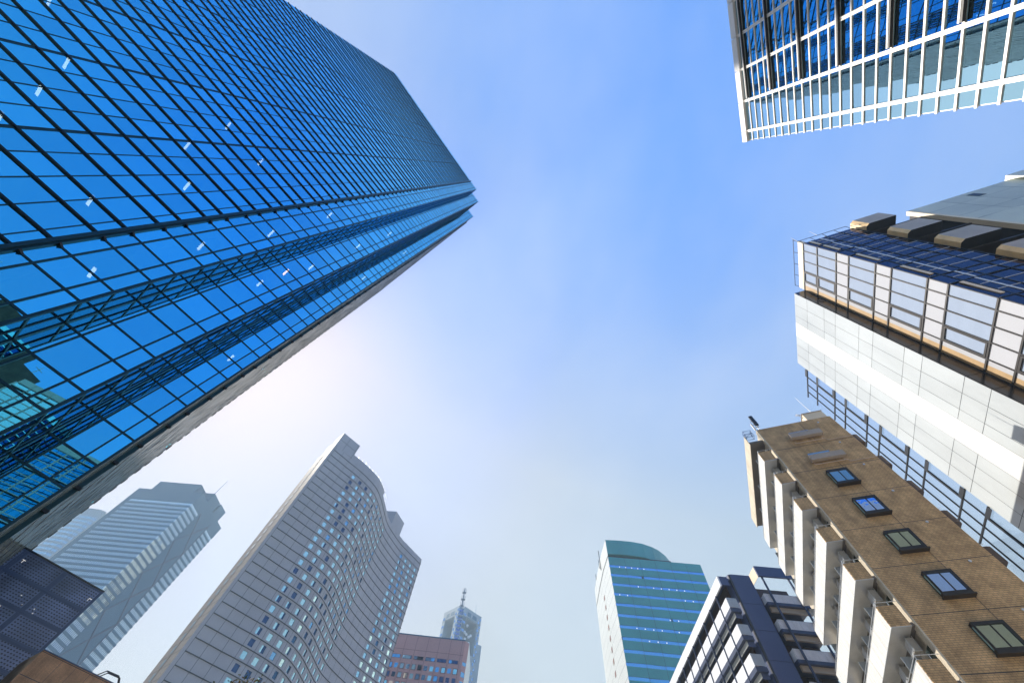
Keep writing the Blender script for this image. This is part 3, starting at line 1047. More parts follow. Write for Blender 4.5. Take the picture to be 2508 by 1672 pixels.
    a = thing('cell_antenna', 'grey panel antennas on a short pole at the roof corner of the brown flats', 'antenna', P.x, P.y, az, P.z)
    b = MB()
    b.tube((0, 0, 0), (0, 0, 1.7), 0.05)
    b.build('pole', 'steel_pale', a)
    b = MB()
    b.box(-0.16, 0.16, -0.28, -0.10, 0.55, 1.95)
    b.build('panel', 'black_steel', a)
    b = MB()
    b.box(-0.42, -0.30, -0.1, 0.05, 0.15, 1.05)
    b.build('panel', 'white_paint', a)
    b = MB()
    for z in (0.4, 0.8, 1.3):
        b.box(-0.3, 0.16, -0.1, -0.05, z, z + 0.06)
    b.build('bracket', 'steel_pale', a)
    P = at(-0.026 * H, 0.6, Zf(0.99))
    a = thing('lattice_mast', 'small blue lattice frame standing over the eaves of the brown flats', 'mast', P.x, P.y, az, P.z)
    b = MB()
    c4 = [(-.35, -.25), (.35, -.25), (.35, .25), (-.35, .25)]
    for i in range(4):
        p, q = c4[i], c4[(i + 1) % 4]
        b.tube((*p, 0), (*p, 0.8), 0.025)
        for z in (0.0, 0.4, 0.8):
            b.tube((*p, z), (*q, z), 0.02)
        b.tube((*p, 0), (*q, 0.4), 0.015)
        b.tube((*q, 0.4), (*p, 0.8), 0.015)
    b.build('lattice', 'blue_steel', a)
    P = at(0.150 * H, 0.15, zr)
    a = thing('satellite_dish', 'white square dish aerial on a bent arm on the roof of the brown flats', 'dish', P.x, P.y, az, P.z)
    b = MB()
    b.tube((0, 0, 0), (0, 0, 0.5), 0.03)
    b.tube((0, 0, 0.5), (-0.25, -0.1, 0.85), 0.03)
    b.build('arm', 'steel_pale', a)
    b = MB()
    i = len(b.v)
    b.v += [(-0.55, -0.15, 0.85), (-0.28, -0.28, 0.55), (0.0, -0.2, 0.85), (-0.27, -0.07, 1.2), (-0.27, -0.10, 0.87), (-0.27, -0.22, 0.86)]
    for k_ in range(4):
        b.f += [(k_, (k_ + 1) % 4, 4), ((k_ + 1) % 4, k_, 5)]
        b.m += [0, 0]
    b.build('reflector', 'white_paint', a)
    P = at(0.180 * H, 0.45, zr)
    a = thing('rooftop_hut', 'beige metal hut on the roof edge of the brown flats beside the dish', 'hut', P.x, P.y, az, P.z)
    b = MB()
    b.box(-0.75, 0.95, -0.35, 0.9, 0, 1.0)
    b.build('wall', 'cream_paint', a)
    b = MB()
    b.box(-0.8, 1.0, -0.4, 0.95, 1.005, 1.06)
    b.build('roof', 'beige_metal', a)
    P = at(0.19 * H, 0.4, zr)
    a = thing('whip_aerial', 'thin white whip aerial rising beside the hut on the brown flats', 'aerial', P.x, P.y, az, P.z)
    b = MB()
    b.tube((0, 0, 0), (0, 0, 3.9), 0.035, 6, 0, 0.012)
    b.build('whip', 'white_paint', a)
    b = MB()
    b.box(-0.08, 0.08, -0.08, 0.08, 0.0, 0.12)
    b.build('foot', 'steel_pale', a)
brown_flats()

#@I@
# ------------------------------------------------------------------ navy flats
def navy_flats():
    H = 32.0
    t = thing('apartment_block', 'navy flats with white balcony fronts, between the teal tower and the brown flats', 'building', 1.07604 * H, 1.39407 * H, -7.95)
    Zf = lambda q: CAMZ + q * H
    fl = 0.0915
    # rounded navy panel column
    pts = []
    r = 0.016 * H
    for i in range(7):
        a = math.pi + i * math.pi / 12
        pts.append((r + r * math.cos(a), r + r * math.sin(a)))
    pts += [(0.089 * H, 0), (0.089 * H, 1.6), (0, 1.6)]
    for i in range(12):
        z1 = Zf(1.0 - fl * i - (0.0212 if i else 0))
        z0 = max(0.0, Zf(1.0 - fl * (i + 1) - 0.0212))
        if z1 <= 0.1:
            break
        MB().prism(pts, z0 + 0.02, z1 - 0.02).build('facing_panel', 'navy_panel', t)
    one_box('facing_core', 'joint_dark', t, 0.06, 0.087 * H, 0.06, 1.5, 0, Zf(0.995))
    xl = -0.05 * H
    Ly = 1.05 * H
    body = MB()
    body.box(xl + 1.3, 0.085 * H, 1.62, Ly, 0, Zf(0.98))
    body.box(0.0892 * H, 0.26 * H, 2.2, 16, 0, Zf(0.99))
    body.build('wall', 'brown_dark', t)
    # flank: fascia, fins, balcony fronts, slabs
    one_box('fascia', 'white_board', t, xl, xl + 0.2, 0.0, Ly, Zf(0.948), Zf(0.986))
    one_box('fascia_return', 'navy_panel', t, xl + 0.2, -0.0108 * H, 0.0, 0.2, Zf(0.952), Zf(0.986))
    one_box('roof', 'navy_panel', t, xl + 0.2, 0.0, 0.2, Ly, Zf(0.975), Zf(0.984))
    fin = MB()
    fin.box(xl - 0.12, xl + 0.10, -0.05, 0.05, 0, Zf(0.947))
    f0 = fin.build('fin', 'navy_trim', t)
    f0.location = (0, 0.075 * H, 0)
    copies(f0, [(0, 0.1 * H * i, 0) for i in range(1, 10)])
    for i in range(10):
        zt = Zf(0.902 - fl * i)
        if zt < 1:
            break
        b = bpy.data.objects.new('balcony', None)
        b.empty_display_size = 0.3
        col.objects.link(b)
        b.parent = t
        fr = MB()
        ys = [0.02] + [0.075 * H + 0.1 * H * k_ for k_ in range(10)]
        for y0, y1 in zip(ys, ys[1:]):
            n = 3 if y1 - y0 > 2.5 else 2
            for q in range(n):
                a = y0 + (y1 - y0) * q / n
                fr.box(xl, xl + 0.05, a + 0.015, a + (y1 - y0) / n - 0.015, zt - 0.036 * H, zt)
        fr.build('front_board', 'white_board', b)
        one_box('end_board', 'frosted_board', b, xl + 0.055, -0.0108 * H, -0.0, 0.04, zt - 0.034 * H, zt)
        one_box('slab', 'navy_trim', b, xl - 0.03, -0.0108 * H, -0.03, Ly, zt - 0.050 * H, zt - 0.0365 * H)
        one_box('beam', 'white_metal', b, xl + 0.35, xl + 0.45, 0.3, Ly, zt - 0.064 * H, zt - 0.0505 * H)
        one_box('beam_return', 'navy_panel', b, xl + 0.46, -0.0108 * H, 0.3, 0.4, zt - 0.066 * H, zt - 0.0505 * H)
    # the other side of the navy column
    one_box('top_fascia', 'navy_panel', t, 0.1125 * H, 0.26 * H, -0.9, -0.65, Zf(0.985), Zf(1.026))
    one_box('top_fascia_end', 'cream_paint', t, 0.1125 * H, 0.1125 * H + 0.03, -0.65, 1.5, Zf(0.985), Zf(1.026))
    for i in range(9):
        zt = Zf(0.9205 - fl * i)
        if zt < 1:
            break
        b = bpy.data.objects.new('balcony', None)
        b.empty_display_size = 0.3
        col.objects.link(b)
        b.parent = t
        fr = MB()
        for q in range(6):
            a = 0.102 * H + q * 0.82
            fr.box(a + 0.012, a + 0.808, -0.55, -0.50, zt - 0.030 * H, zt)
        fr.build('front_board', 'stained_board', b)
        one_box('side_board', 'white_board', b, 0.100 * H, 0.102 * H, -0.5, 0.4, zt - 0.030 * H, zt)
        one_box('slab', 'navy_trim', b, 0.098 * H, 0.26 * H, -0.6, 2.2, zt - 0.041 * H, zt - 0.0305 * H)
        one_box('soffit_beam', 'beige_metal', b, 0.106 * H, 0.26 * H, -0.2, 0.1, zt - 0.058 * H, zt - 0.0415 * H)
        one_box('rail_top', 'steel_pale', b, 0.100 * H, 0.26 * H, -0.56, -0.49, zt + 0.002, zt + 0.03)
        wd = MB()
        wd.box(0.15 * H, 0.175 * H, 2.15, 2.195, zt + 0.2, zt + 1.5)
        wd.box(0.178 * H, 0.2 * H, 2.15, 2.195, zt + 0.2, zt + 1.5)
        wd.build('window', 'room_glass_grey', b)
    for x in (0.126 * H, 0.232 * H):
        one_box('post', 'navy_trim', t, x - 0.1, x + 0.1, -0.80, -0.62, 0, Zf(0.984))
navy_flats()

#@E@
# ------------------------------------------------------------------ grey wave-fronted hotel tower
def wave_tower():
    H = 118.0
    az = 40.92
    t = thing('hotel_tower', 'grey hotel tower whose windowed front bends in a wave, before the hazy towers', 'tower', -0.599 * H, 1.057 * H, az)
    Zf = lambda q: CAMZ + q * H
    ca, sa = math.cos(R(az)), math.sin(R(az))
    raw = [(-.599, 1.057), (-.566, 1.086), (-.540, 1.1105), (-.510, 1.1365), (-.485, 1.161), (-.464, 1.184), (-.445, 1.209), (-.429, 1.238), (-.4145, 1.286), (-.404, 1.345), (-.389, 1.425), (-.366, 1.480), (-.327, 1.552), (-.302, 1.5845), (-.268, 1.629), (-.232, 1.674)]
    pl = []
    for x, y in raw:
        dx, dy = (x + .599) * H, (y - 1.057) * H
        pl.append((dx * ca + dy * sa, -dx * sa + dy * ca))
    # smooth curve through the plan points
    fine = []
    for i in range(len(pl) - 1):
        p0, p1, p2, p3 = pl[max(i - 1, 0)], pl[i], pl[i + 1], pl[min(i + 2, len(pl) - 1)]
        for k in range(12):
            u = k / 12
            fine.append(tuple(0.5 * (2 * p1[a] + (p2[a] - p0[a]) * u + (2 * p0[a] - 5 * p1[a] + 4 * p2[a] - p3[a]) * u * u + (3 * p1[a] - p0[a] - 3 * p2[a] + p3[a]) * u ** 3) for a in (0, 1)))
    fine.append(pl[-1])
    acc = [0.0]
    for a, b in zip(fine, fine[1:]):
        acc.append(acc[-1] + math.hypot(b[0] - a[0], b[1] - a[1]))
    total = acc[-1]
    def on(s):
        s = min(max(s, 0), total)
        for i in range(len(acc) - 1):
            if acc[i + 1] >= s:
                u = (s - acc[i]) / (acc[i + 1] - acc[i] + 1e-9)
                return Vector((fine[i][0] + (fine[i + 1][0] - fine[i][0]) * u, fine[i][1] + (fine[i + 1][1] - fine[i][1]) * u))
        return Vector(fine[-1])
    s0 = 0.0089 * H
    ncol = 21
    pw = (total - s0 - 0.006 * H) / ncol
    fz = 0.02505
    zf = [0.9798 - fz * i for i in range(40)]
    zf = [q for q in zf if Zf(q) > 0]
    blank = {0, 1, 2, 13, 14, 15, 16}
    wall, vj = MB(), MB()
    wins = []
    def P(s, off, z):
        a = on(s)
        d = (on(s + 0.2) - on(s - 0.2)).normalized()
        n = Vector((-d.y, d.x))
        return (a.x + n.x * off, a.y + n.y * off, z)
    wall.quad(P(0, 0, 0), P(s0, 0, 0), P(s0, 0, Zf(0.998)), P(0, 0, Zf(0.998)))
    for c in range(ncol):
        a, b = s0 + c * pw, s0 + (c + 1) * pw
        m_ = (a + b) / 2
        wall.quad(P(a, 0, Zf(zf[0])), P(b, 0, Zf(zf[0])), P(b, 0, Zf(1)), P(a, 0, Zf(1)))
        for q in zf:
            z1, z0 = Zf(q), max(0, Zf(q - fz))
            if c in blank or q > 0.975 or q - fz < 0:
                for u, v in ((a, m_), (m_, b)):
                    wall.quad(P(u, 0, z0), P(v, 0, z0), P(v, 0, z1), P(u, 0, z1))
                continue
            w0 = a + pw * 0.27
            w1 = w0 + 0.0136 * H
            b0, b1 = z0 + 0.0047 * H, z0 + 0.0201 * H
            dpt = 0.22
            wall.quad(P(a, 0, z0), P(w0, 0, z0), P(w0, 0, z1), P(a, 0, z1))
            wall.quad(P(w1, 0, z0), P(b, 0, z0), P(b, 0, z1), P(w1, 0, z1))
            wall.quad(P(w0, 0, z0), P(w1, 0, z0), P(w1, 0, b0), P(w0, 0, b0))
            wall.quad(P(w0, 0, b1), P(w1, 0, b1), P(w1, 0, z1), P(w0, 0, z1))
            wall.quad(P(w0, 0, b0), P(w0, dpt, b0), P(w0, dpt, b1), P(w0, 0, b1))
            wall.quad(P(w1, 0, b0), P(w1, dpt, b0), P(w1, dpt, b1), P(w1, 0, b1))
            wall.quad(P(w0, 0, b0), P(w1, 0, b0), P(w1, dpt, b0), P(w0, dpt, b0))
            wall.quad(P(w0, 0, b1), P(w1, 0, b1), P(w1, dpt, b1), P(w0, dpt, b1))
            wins.append((c, q, w0, w1, b0, b1, dpt))
        vj.quad(P(a - 0.05, -0.012, 0), P(a + 0.05, -0.012, 0), P(a + 0.05, -0.012, Zf(0.998)), P(a - 0.05, -0.012, Zf(0.998)))
    wall.build('front_wall', 'hotel_panel', t)
    vj.build('upright_joint', 'joint_dark', t)
    for i, q in enumerate(zf):
        g_ = MB()
        st = s0
        while st < total - 0.1:
            e = min(st + pw / 3, total)
            z = Zf(q)
            g_.quad(P(st, -0.16, z - .09), P(e, -0.16, z - .09), P(e, -0.16, z + .09), P(st, -0.16, z + .09))
            g_.quad(P(st, -0.16, z - .09), P(e, -0.16, z - .09), P(e, 0, z - .09), P(st, 0, z - .09))
            st = e
        g_.build('storey_band', 'joint_dark', t)
    # windows: those that show largest as parts, the rest in one
    wins.sort(key=lambda w: (w[1] > 0.30, 0 if 0.40 < w[1] < 0.70 and w[0] < 10 else 1, abs(w[1] - 0.5)))
    wins.sort(key=lambda w: 0 if (0.42 < w[1] < 0.80 and w[0] < 12) else 1)
    mats = ['hotel_glass_light', 'hotel_glass_mid', 'hotel_glass_dark']
    rest = MB()
    for n, (c, q, w0, w1, b0, b1, d) in enumerate(wins):
        mb = MB() if n < 100 else rest
        st = random.random()
        base = 0.52 if c < 9 else 0.74
        if st < base:
            mb.quad(P(w0, d, b0), P(w1, d, b0), P(w1, d, b1), P(w0, d, b1), 0 if random.random() < 0.8 else 1)
        elif st < base + 0.22:
            m_ = w0 + (w1 - w0) * random.uniform(0.3, 0.75)
            mb.quad(P(w0, d, b0), P(m_, d, b0), P(m_, d, b1), P(w0, d, b1), 0)
            mb.quad(P(m_, d, b0), P(w1, d, b0), P(w1, d, b1), P(m_, d, b1), 2)
        else:
            mb.quad(P(w0, d, b0), P(w1, d, b0), P(w1, d, b1), P(w0, d, b1), 2)
        if n < 100:
            mb.build('window', mats, t)
    rest.build('windows', mats, t, kind='stuff')
    # parapet with its rail, corner block, flank
    pp = MB()
    st = 0.083 * H
    while st < total - 0.1:
        e = min(st + 1.4, total)
        pp.quad(P(st, 0.25, Zf(1.0)), P(e, 0.25, Zf(1.0)), P(e, 0.25, Zf(1.022) if st < 0.30 * H else Zf(1.004)), P(st, 0.25, Zf(1.022) if st < 0.30 * H else Zf(1.004)))
        st = e
    pp.build('parapet', 'hotel_panel', t)
    rl = MB()
    st = 0.085 * H
    while st < 0.36 * H:
        e = st + 2.4
        rl.tube(P(st, 0.5, Zf(1.033)), P(e, 0.5, Zf(1.033)), 0.04, 4)
        rl.tube(P(st, 0.5, Zf(1.0)), P(st, 0.5, Zf(1.033)), 0.05, 4)
        st = e
    rl.build('roof_rail', 'steel_pale', t)
    dp = 0.117 * H
    bl = MB()
    bl.box(0, 0.083 * H, 0.02, 0.05 * H, Zf(1.0) + 0.01, Zf(1.0697))
    bl.box(0.083 * H, 0.12 * H, 0.9, 0.05 * H, Zf(1.0) + 0.01, Zf(1.02))
    bl.build('corner_block', 'hotel_panel', t)
    jt = MB()
    jt.box(0, 0.083 * H, -0.02, 0.02, Zf(1.035) - 0.06, Zf(1.035) + 0.06)
    for x in (0.0345, 0.0785):
        jt.box(x * H - 0.06, x * H + 0.06, -0.02, 0.02, Zf(1.0), Zf(1.0697))
    jt.build('block_joint', 'joint_dark', t)
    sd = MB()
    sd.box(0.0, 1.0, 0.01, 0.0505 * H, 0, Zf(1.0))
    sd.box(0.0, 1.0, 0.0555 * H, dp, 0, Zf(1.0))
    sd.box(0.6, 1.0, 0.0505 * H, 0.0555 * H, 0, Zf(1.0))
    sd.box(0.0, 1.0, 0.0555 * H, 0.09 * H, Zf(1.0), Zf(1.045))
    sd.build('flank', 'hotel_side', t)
    one_box('flank_shadow_gap', 'black_fin', t, 0.55, 0.59, 0.051 * H, 0.055 * H, 0, Zf(1.0))
    sj, sw = MB(), MB()
    for q in zf:
        sj.box(-0.02, 0.02, 0.02, 0.0505 * H, Zf(q) - 0.05, Zf(q) + 0.05)
        sj.box(-0.02, 0.02, 0.0555 * H, dp, Zf(q) - 0.05, Zf(q) + 0.05)
    sj.build('flank_joint', 'joint_dark', t)
    w = MB()
    w.box(-0.03, 0.03, 0.060 * H, 0.067 * H, 0, 1.7)
    w.box(-0.03, 0.03, 0.069 * H, 0.075 * H, 0.2, 1.9)
    w0 = w.build('flank_window', 'far_glass_bright', t)
    w0.location = (0, 0, Zf(zf[1]) + 0.6)
    copies(w0, [(0, 0, Zf(q) - Zf(zf[1])) for q in zf[2:]])
    # rear and roof, closing the body behind the wave
    e = on(total)
    bk = MB()
    pts = [tuple(on(total * i / 40)) for i in range(41)]
    poly = pts + [(e.x, dp + 6), (1.0, dp)]
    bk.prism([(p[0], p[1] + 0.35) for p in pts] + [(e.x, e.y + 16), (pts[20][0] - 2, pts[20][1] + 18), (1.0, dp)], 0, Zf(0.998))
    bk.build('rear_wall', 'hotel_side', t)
    ph = MB()
    def loc(x, y):
        dx, dy = (x + .599) * H, (y - 1.057) * H
        return (dx * ca + dy * sa, -dx * sa + dy * ca)
    k = 1.075
    q = [loc(-.403 * k, 1.383 * k), loc(-.355 * k, 1.37 * k), loc(-.323 * k, 1.437 * k), loc(-.332 * k, 1.492 * k), loc(-.40 * k, 1.53 * k)]
    q = [loc(-.3815, 1.475), loc(-.345, 1.547), loc(-.357, 1.60), loc(-.44, 1.60), loc(-.44, 1.485)]
    ph.prism(q, Zf(0.99), Zf(1.075))
    ph.build('plant_room', 'hotel_panel', t)
wave_tower()

#@F@
# ------------------------------------------------------------------ teal banded tower
def teal_tower():
    H = 110.0
    t = thing('office_tower', 'teal tower banded with thin blue window strips under a curved crown', 'tower', 0.5664 * H, 1.41987 * H, -7.92)
    Zf = lambda q: CAMZ + q * H
    W = 0.386 * H
    P = 0.0366
    tops = [0.9658 - P * i for i in range(27)]
    edges = [1.0]
    n = 0
    sp = MB()
    for i, q in enumerate(tops):
        hi = edges[-1]
        sp_ = MB()
        xs = [0.0] + [(0.0055 + 0.0635 * k) * H for k in range(1, 6)] + [W]
        for a, b in zip(xs, xs[1:]):
            e = random.gauss(0, 0.006)
            sp_.quad((a + .05, -e, Zf(q) + .02), (b - .05, e, Zf(q) + .02), (b - .05, e, Zf(hi) - .02), (a + .05, -e, Zf(hi) - .02))
        sp_.build('spandrel', 'teal_spandrel', t)
        wb = MB()
        xs = [0.0] + [(0.0055 + 0.0635 * k) * H for k in range(1, 6)] + [W]
        panes_x(wb, xs, [Zf(q - 0.0099), Zf(q)], 0.12, 0.006)
        wb.build('window_band', 'band_glass', t)
        edges.append(q - 0.0099)
    mu = MB()
    for k in range(1, 6):
        x = (0.0055 + 0.0635 * k) * H
        mu.box(x - 0.06, x + 0.06, 0.02, 0.11, 0, Zf(0.999))
    mu.build('mullion', 'teal_frame', t)
    for q, cs in ((0, (.04, .065, .09, .115, .14)), (2, (.10, .16, .19, .22, .25, .28)), (3, (.02, .05, .27, .30)), (5, (.19, .22)), (6, (.06, .09, .12, .15, .21)), (7, (.065, .095, .125, .155))):
        for c in cs:
            MB().box(c * H, c * H + 0.38, 0.06, 0.11, Zf(tops[q] - 0.0075), Zf(tops[q] - 0.0045)).build('ceiling_light', 'lamp_soft', t)
    # crown: curved screen above a dark slot
    k = 1.0766
    raw = [(.527, 1.319), (.574, 1.309), (.629, 1.302), (.678, 1.302), (.723, 1.312), (.756, 1.326), (.793, 1.351), (.822, 1.379)]
    ca, sa = math.cos(R(-7.92)), math.sin(R(-7.92))
    def loc(x, y):
        dx, dy = (x - .5664) * H, (y - 1.41987) * H
        return (dx * ca + dy * sa, -dx * sa + dy * ca)
    pts = [loc(x * k, y * k) for x, y in raw]
    cr = MB()
    fine = []
    for a, b in zip(pts, pts[1:]):
        for u in range(3):
            fine.append((a[0] + (b[0] - a[0]) * u / 3, a[1] + (b[1] - a[1]) * u / 3))
    fine.append(pts[-1])
    fine = [(x, y - 0.02) for x, y in fine]
    cr.prism(fine + [(pts[-1][0] - 2, pts[-1][1] + 6), (4, 22)], Zf(1.012), Zf(k))
    c = cr.build('crown', 'teal_spandrel', t)
    one_box('crown_slot', 'black_fin', t, 0.4, W * 0.7, 1.2, 20, Zf(1.001), Zf(1.011))
    one_box('roof', 'teal_frame', t, 0.1, W, 0.15, 30, Zf(0.99), Zf(0.9995))
    # curved pale flank
    rl = [(.527, 1.319), (.535, 1.414), (.552, 1.534), (.573, 1.661), (.618, 1.795)]
    fp = [loc(x * k, y * k) for x, y in rl]
    fz = [Zf(k)] + [Zf(q) for q in tops]
    for i in range(len(fz) - 1):
        fl = MB()
        for a, b in zip(fp, fp[1:]):
            fl.quad((a[0], a[1], fz[i + 1] + .05), (b[0], b[1], fz[i + 1] + .05), (b[0], b[1], fz[i] - .05), (a[0], a[1], fz[i] - .05))
        fl.build('flank_panel', 'white_metal', t)
    one_box('flank_slot', 'black_fin', t, -0.03, 0.12, 0.3, 42, Zf(0.998), Zf(1.004)) if False else None
    sl = MB()
    for a, b in zip(fp, fp[1:]):
        sl.quad((a[0] - .08, a[1], Zf(1.0)), (b[0] - .08, b[1], Zf(1.0)), (b[0] - .08, b[1], Zf(1.006)), (a[0] - .08, a[1], Zf(1.006)))
    sl.build('flank_slot', 'black_fin', t)
    for q in tops[1:14]:
        u = 0.45
        a, b = fp[1], fp[2]
        x, y = a[0] + (b[0] - a[0]) * u, a[1] + (b[1] - a[1]) * u
        MB().box(x - 0.12, x + 0.1, y - 0.9, y + 0.9, Zf(q) - 1.6, Zf(q) + 0.1).build('flank_window', 'rust_trim', t)
    bd = MB()
    bd.prism([(0.25, 0.2), (W - 0.05, 0.2), (W - 0.05, 30), (fp[-1][0] + 1.5, fp[-1][1] + 1), (fp[3][0] + .3, fp[3][1]), (fp[2][0] + .3, fp[2][1]), (fp[1][0] + .3, fp[1][1])], 0, Zf(0.989))
    bd.build('inner_wall', 'teal_frame', t)
    for x, y, h in ((-0.6, 16, 7), (0.5, 36, 7)):
        m = MB()
        m.tube((x, y, Zf(k) - 5), (x, y, Zf(k) + h - 2), 0.18, 5)
        m.tube((x - .6, y, Zf(k) - 4), (x - .6, y, Zf(k)), 0.14, 5)
        m.tube((x - .6, y, Zf(k) - 4), (x + .3, y, Zf(k) - 4), 0.12, 5)
        m.build('roof_mast', 'black_steel', t)
teal_tower()

#@K@
# ------------------------------------------------------------------ hazy blue tower with window bands
def hazy_tower():
    H = 210.0
    t = thing('office_tower', 'hazy blue tower with bright window bands and a cross-braced blank strip', 'tower', -1.50707 * H, 1.51728 * H, -8.04)
    Zf = lambda q: CAMZ + q * H
    W, D = 0.3 * H, 0.229 * H
    PD = 0.01835
    bands = [0.9467 - PD * i for i in range(50)]
    bands = [q for q in bands if q > 0.03]
    bw = 0.0116
    fw, gb = MB(), None
    # front and side solid bands, glass set back between them
    lv = [1.0]
    for q in bands:
        lv += [q, q - bw]
    lv.append(-0.007)
    for i in range(0, len(lv) - 1, 2):
        fw.box(0, W, 0, D, max(0, Zf(lv[i + 1])), Zf(lv[i]))
    fw.box(0.02 * H - 4.3, 0.02 * H - 0.2, 0.02, 2, 0, Zf(0.99))
    fw.box(W - 2, W + 0.05, 0.070 * H, 0.1635 * H, 0, Zf(0.999))
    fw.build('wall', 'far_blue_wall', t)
    for n, q in enumerate(bands):
        g_ = MB()
        z0, z1 = Zf(q - bw), Zf(q)
        xs = [0.02 * H + i * (W - 0.02 * H - 0.3) / 44 for i in range(45)]
        panes_x(g_, xs, [z0, z1], 0.35, 0.006)
        ys = [0.4 + i * (0.0695 * H - 0.4) / 10 for i in range(11)]
        panes_y(g_, ys, [z0, z1], W - 0.35, 0.01)
        for p in g_.f[-10:]:
            pass
        if 8 <= n <= 22:
            for j in range(len(g_.m) - 10, len(g_.m)):
                g_.m[j] = 1 if (n > 9 or random.random() < 0.5) else 0
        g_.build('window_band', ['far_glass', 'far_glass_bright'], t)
        g_ = MB()
        ys = [0.1645 * H + i * (0.0625 * H) / 9 for i in range(10)]
        panes_y(g_, ys, [z0, z1], W - 0.35, 0.01)
        g_.build('window_band', 'far_glass', t)
    mu = MB()
    for i in range(1, 44):
        x = 0.02 * H + i * (W - 0.02 * H - 0.3) / 44
        mu.box(x - 0.1, x + 0.1, 0.15, 0.33, 0, Zf(0.94))
    for i in range(1, 10):
        y = 0.4 + i * (0.0695 * H - 0.4) / 10
        mu.box(W - 0.33, W - 0.15, y - 0.1, y + 0.1, 0, Zf(0.94))
        y = 0.1645 * H + i * (0.0625 * H) / 9
        mu.box(W - 0.33, W - 0.15, y - 0.1, y + 0.1, 0, Zf(0.94))
    mu.build('mullion', 'far_blue_wall', t)
    br = MB()
    y0, y1 = 0.074 * H, 0.160 * H
    z = Zf(0.955)
    seg = 0.125 * H
    while z > seg * 0.4:
        br.tube((W + 0.1, y0, z), (W + 0.1, y1, z - seg), 0.5, 4)
        br.tube((W + 0.1, y1, z), (W + 0.1, (y0 + y1) / 2, z - seg * 0.5), 0.5, 4)
        br.tube((W + 0.1, y0, z - seg), (W + 0.1, (y0 + y1) / 2, z - seg * 0.5), 0.35, 4)
        z -= seg
    br.tube((W + 0.1, y1 + 0.4, 0), (W + 0.1, y1 + 0.4, Zf(0.97)), 0.4, 4)
    br.build('cross_brace', 'navy_trim', t)
    rf = MB()
    rf.box(0.045 * H, 0.243 * H, 0.010 * H, 0.06 * H, Zf(1.0) + .01, Zf(1.05))
    rf.box(0.24 * H, 0.288 * H, 0.062 * H, 0.128 * H, Zf(1.0) + .01, Zf(1.05))
    rf.box(0.22 * H, 0.291 * H, 0.135 * H, 0.19 * H, Zf(1.0) + .01, Zf(1.052))
    rf.build('plant_room', 'far_blue_wall', t)
    m = MB()
    m.tube((0.284 * H, 0.064 * H, Zf(1.05)), (0.284 * H, 0.064 * H, Zf(1.125)), 0.35, 5, 0, 0.15)
    m.build('roof_mast', 'steel_pale', t)
hazy_tower()

# ------------------------------------------------------------------ palest tower, farthest in the haze
def pale_tower():
    H = 222.0
    t = thing('office_tower', 'palest rounded tower, almost lost in the haze behind the banded tower', 'tower', -1.80 * H, 1.80 * H, 0)
    Zf = lambda q: CAMZ + q * H
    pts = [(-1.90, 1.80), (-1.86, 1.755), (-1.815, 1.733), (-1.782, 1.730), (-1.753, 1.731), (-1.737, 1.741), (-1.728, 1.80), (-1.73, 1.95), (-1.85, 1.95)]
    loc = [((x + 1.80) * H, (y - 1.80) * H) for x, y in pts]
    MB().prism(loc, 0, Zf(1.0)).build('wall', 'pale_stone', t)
    for i in range(44):
        z = Zf(0.965 - 0.0185 * i)
        g_ = MB()
        for a, b in zip(loc[:6], loc[1:6]):
            d = Vector((b[0] - a[0], b[1] - a[1])).normalized()
            n = Vector((d.y, -d.x)) * 0.1
            for u in range(2):
                p = Vector(a).lerp(Vector(b), 0.06 + u * 0.48) + n
                q = Vector(a).lerp(Vector(b), 0.46 + u * 0.48) + n
                g_.quad((p.x, p.y, z - 1.9), (q.x, q.y, z - 1.9), (q.x, q.y, z), (p.x, p.y, z))
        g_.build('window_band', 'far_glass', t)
    c = MB()
    for a, b in zip(loc[:6], loc[1:6]):
        for u in (0.1, 0.55):
            p, q = Vector(a).lerp(Vector(b), u), Vector(a).lerp(Vector(b), u + 0.35)
            c.tube((p.x, p.y + 0.6, Zf(1.002)), (q.x, q.y + 0.6, Zf(1.002)), 0.8, 5)
    c.build('crest', 'pale_stone', t)
pale_tower()

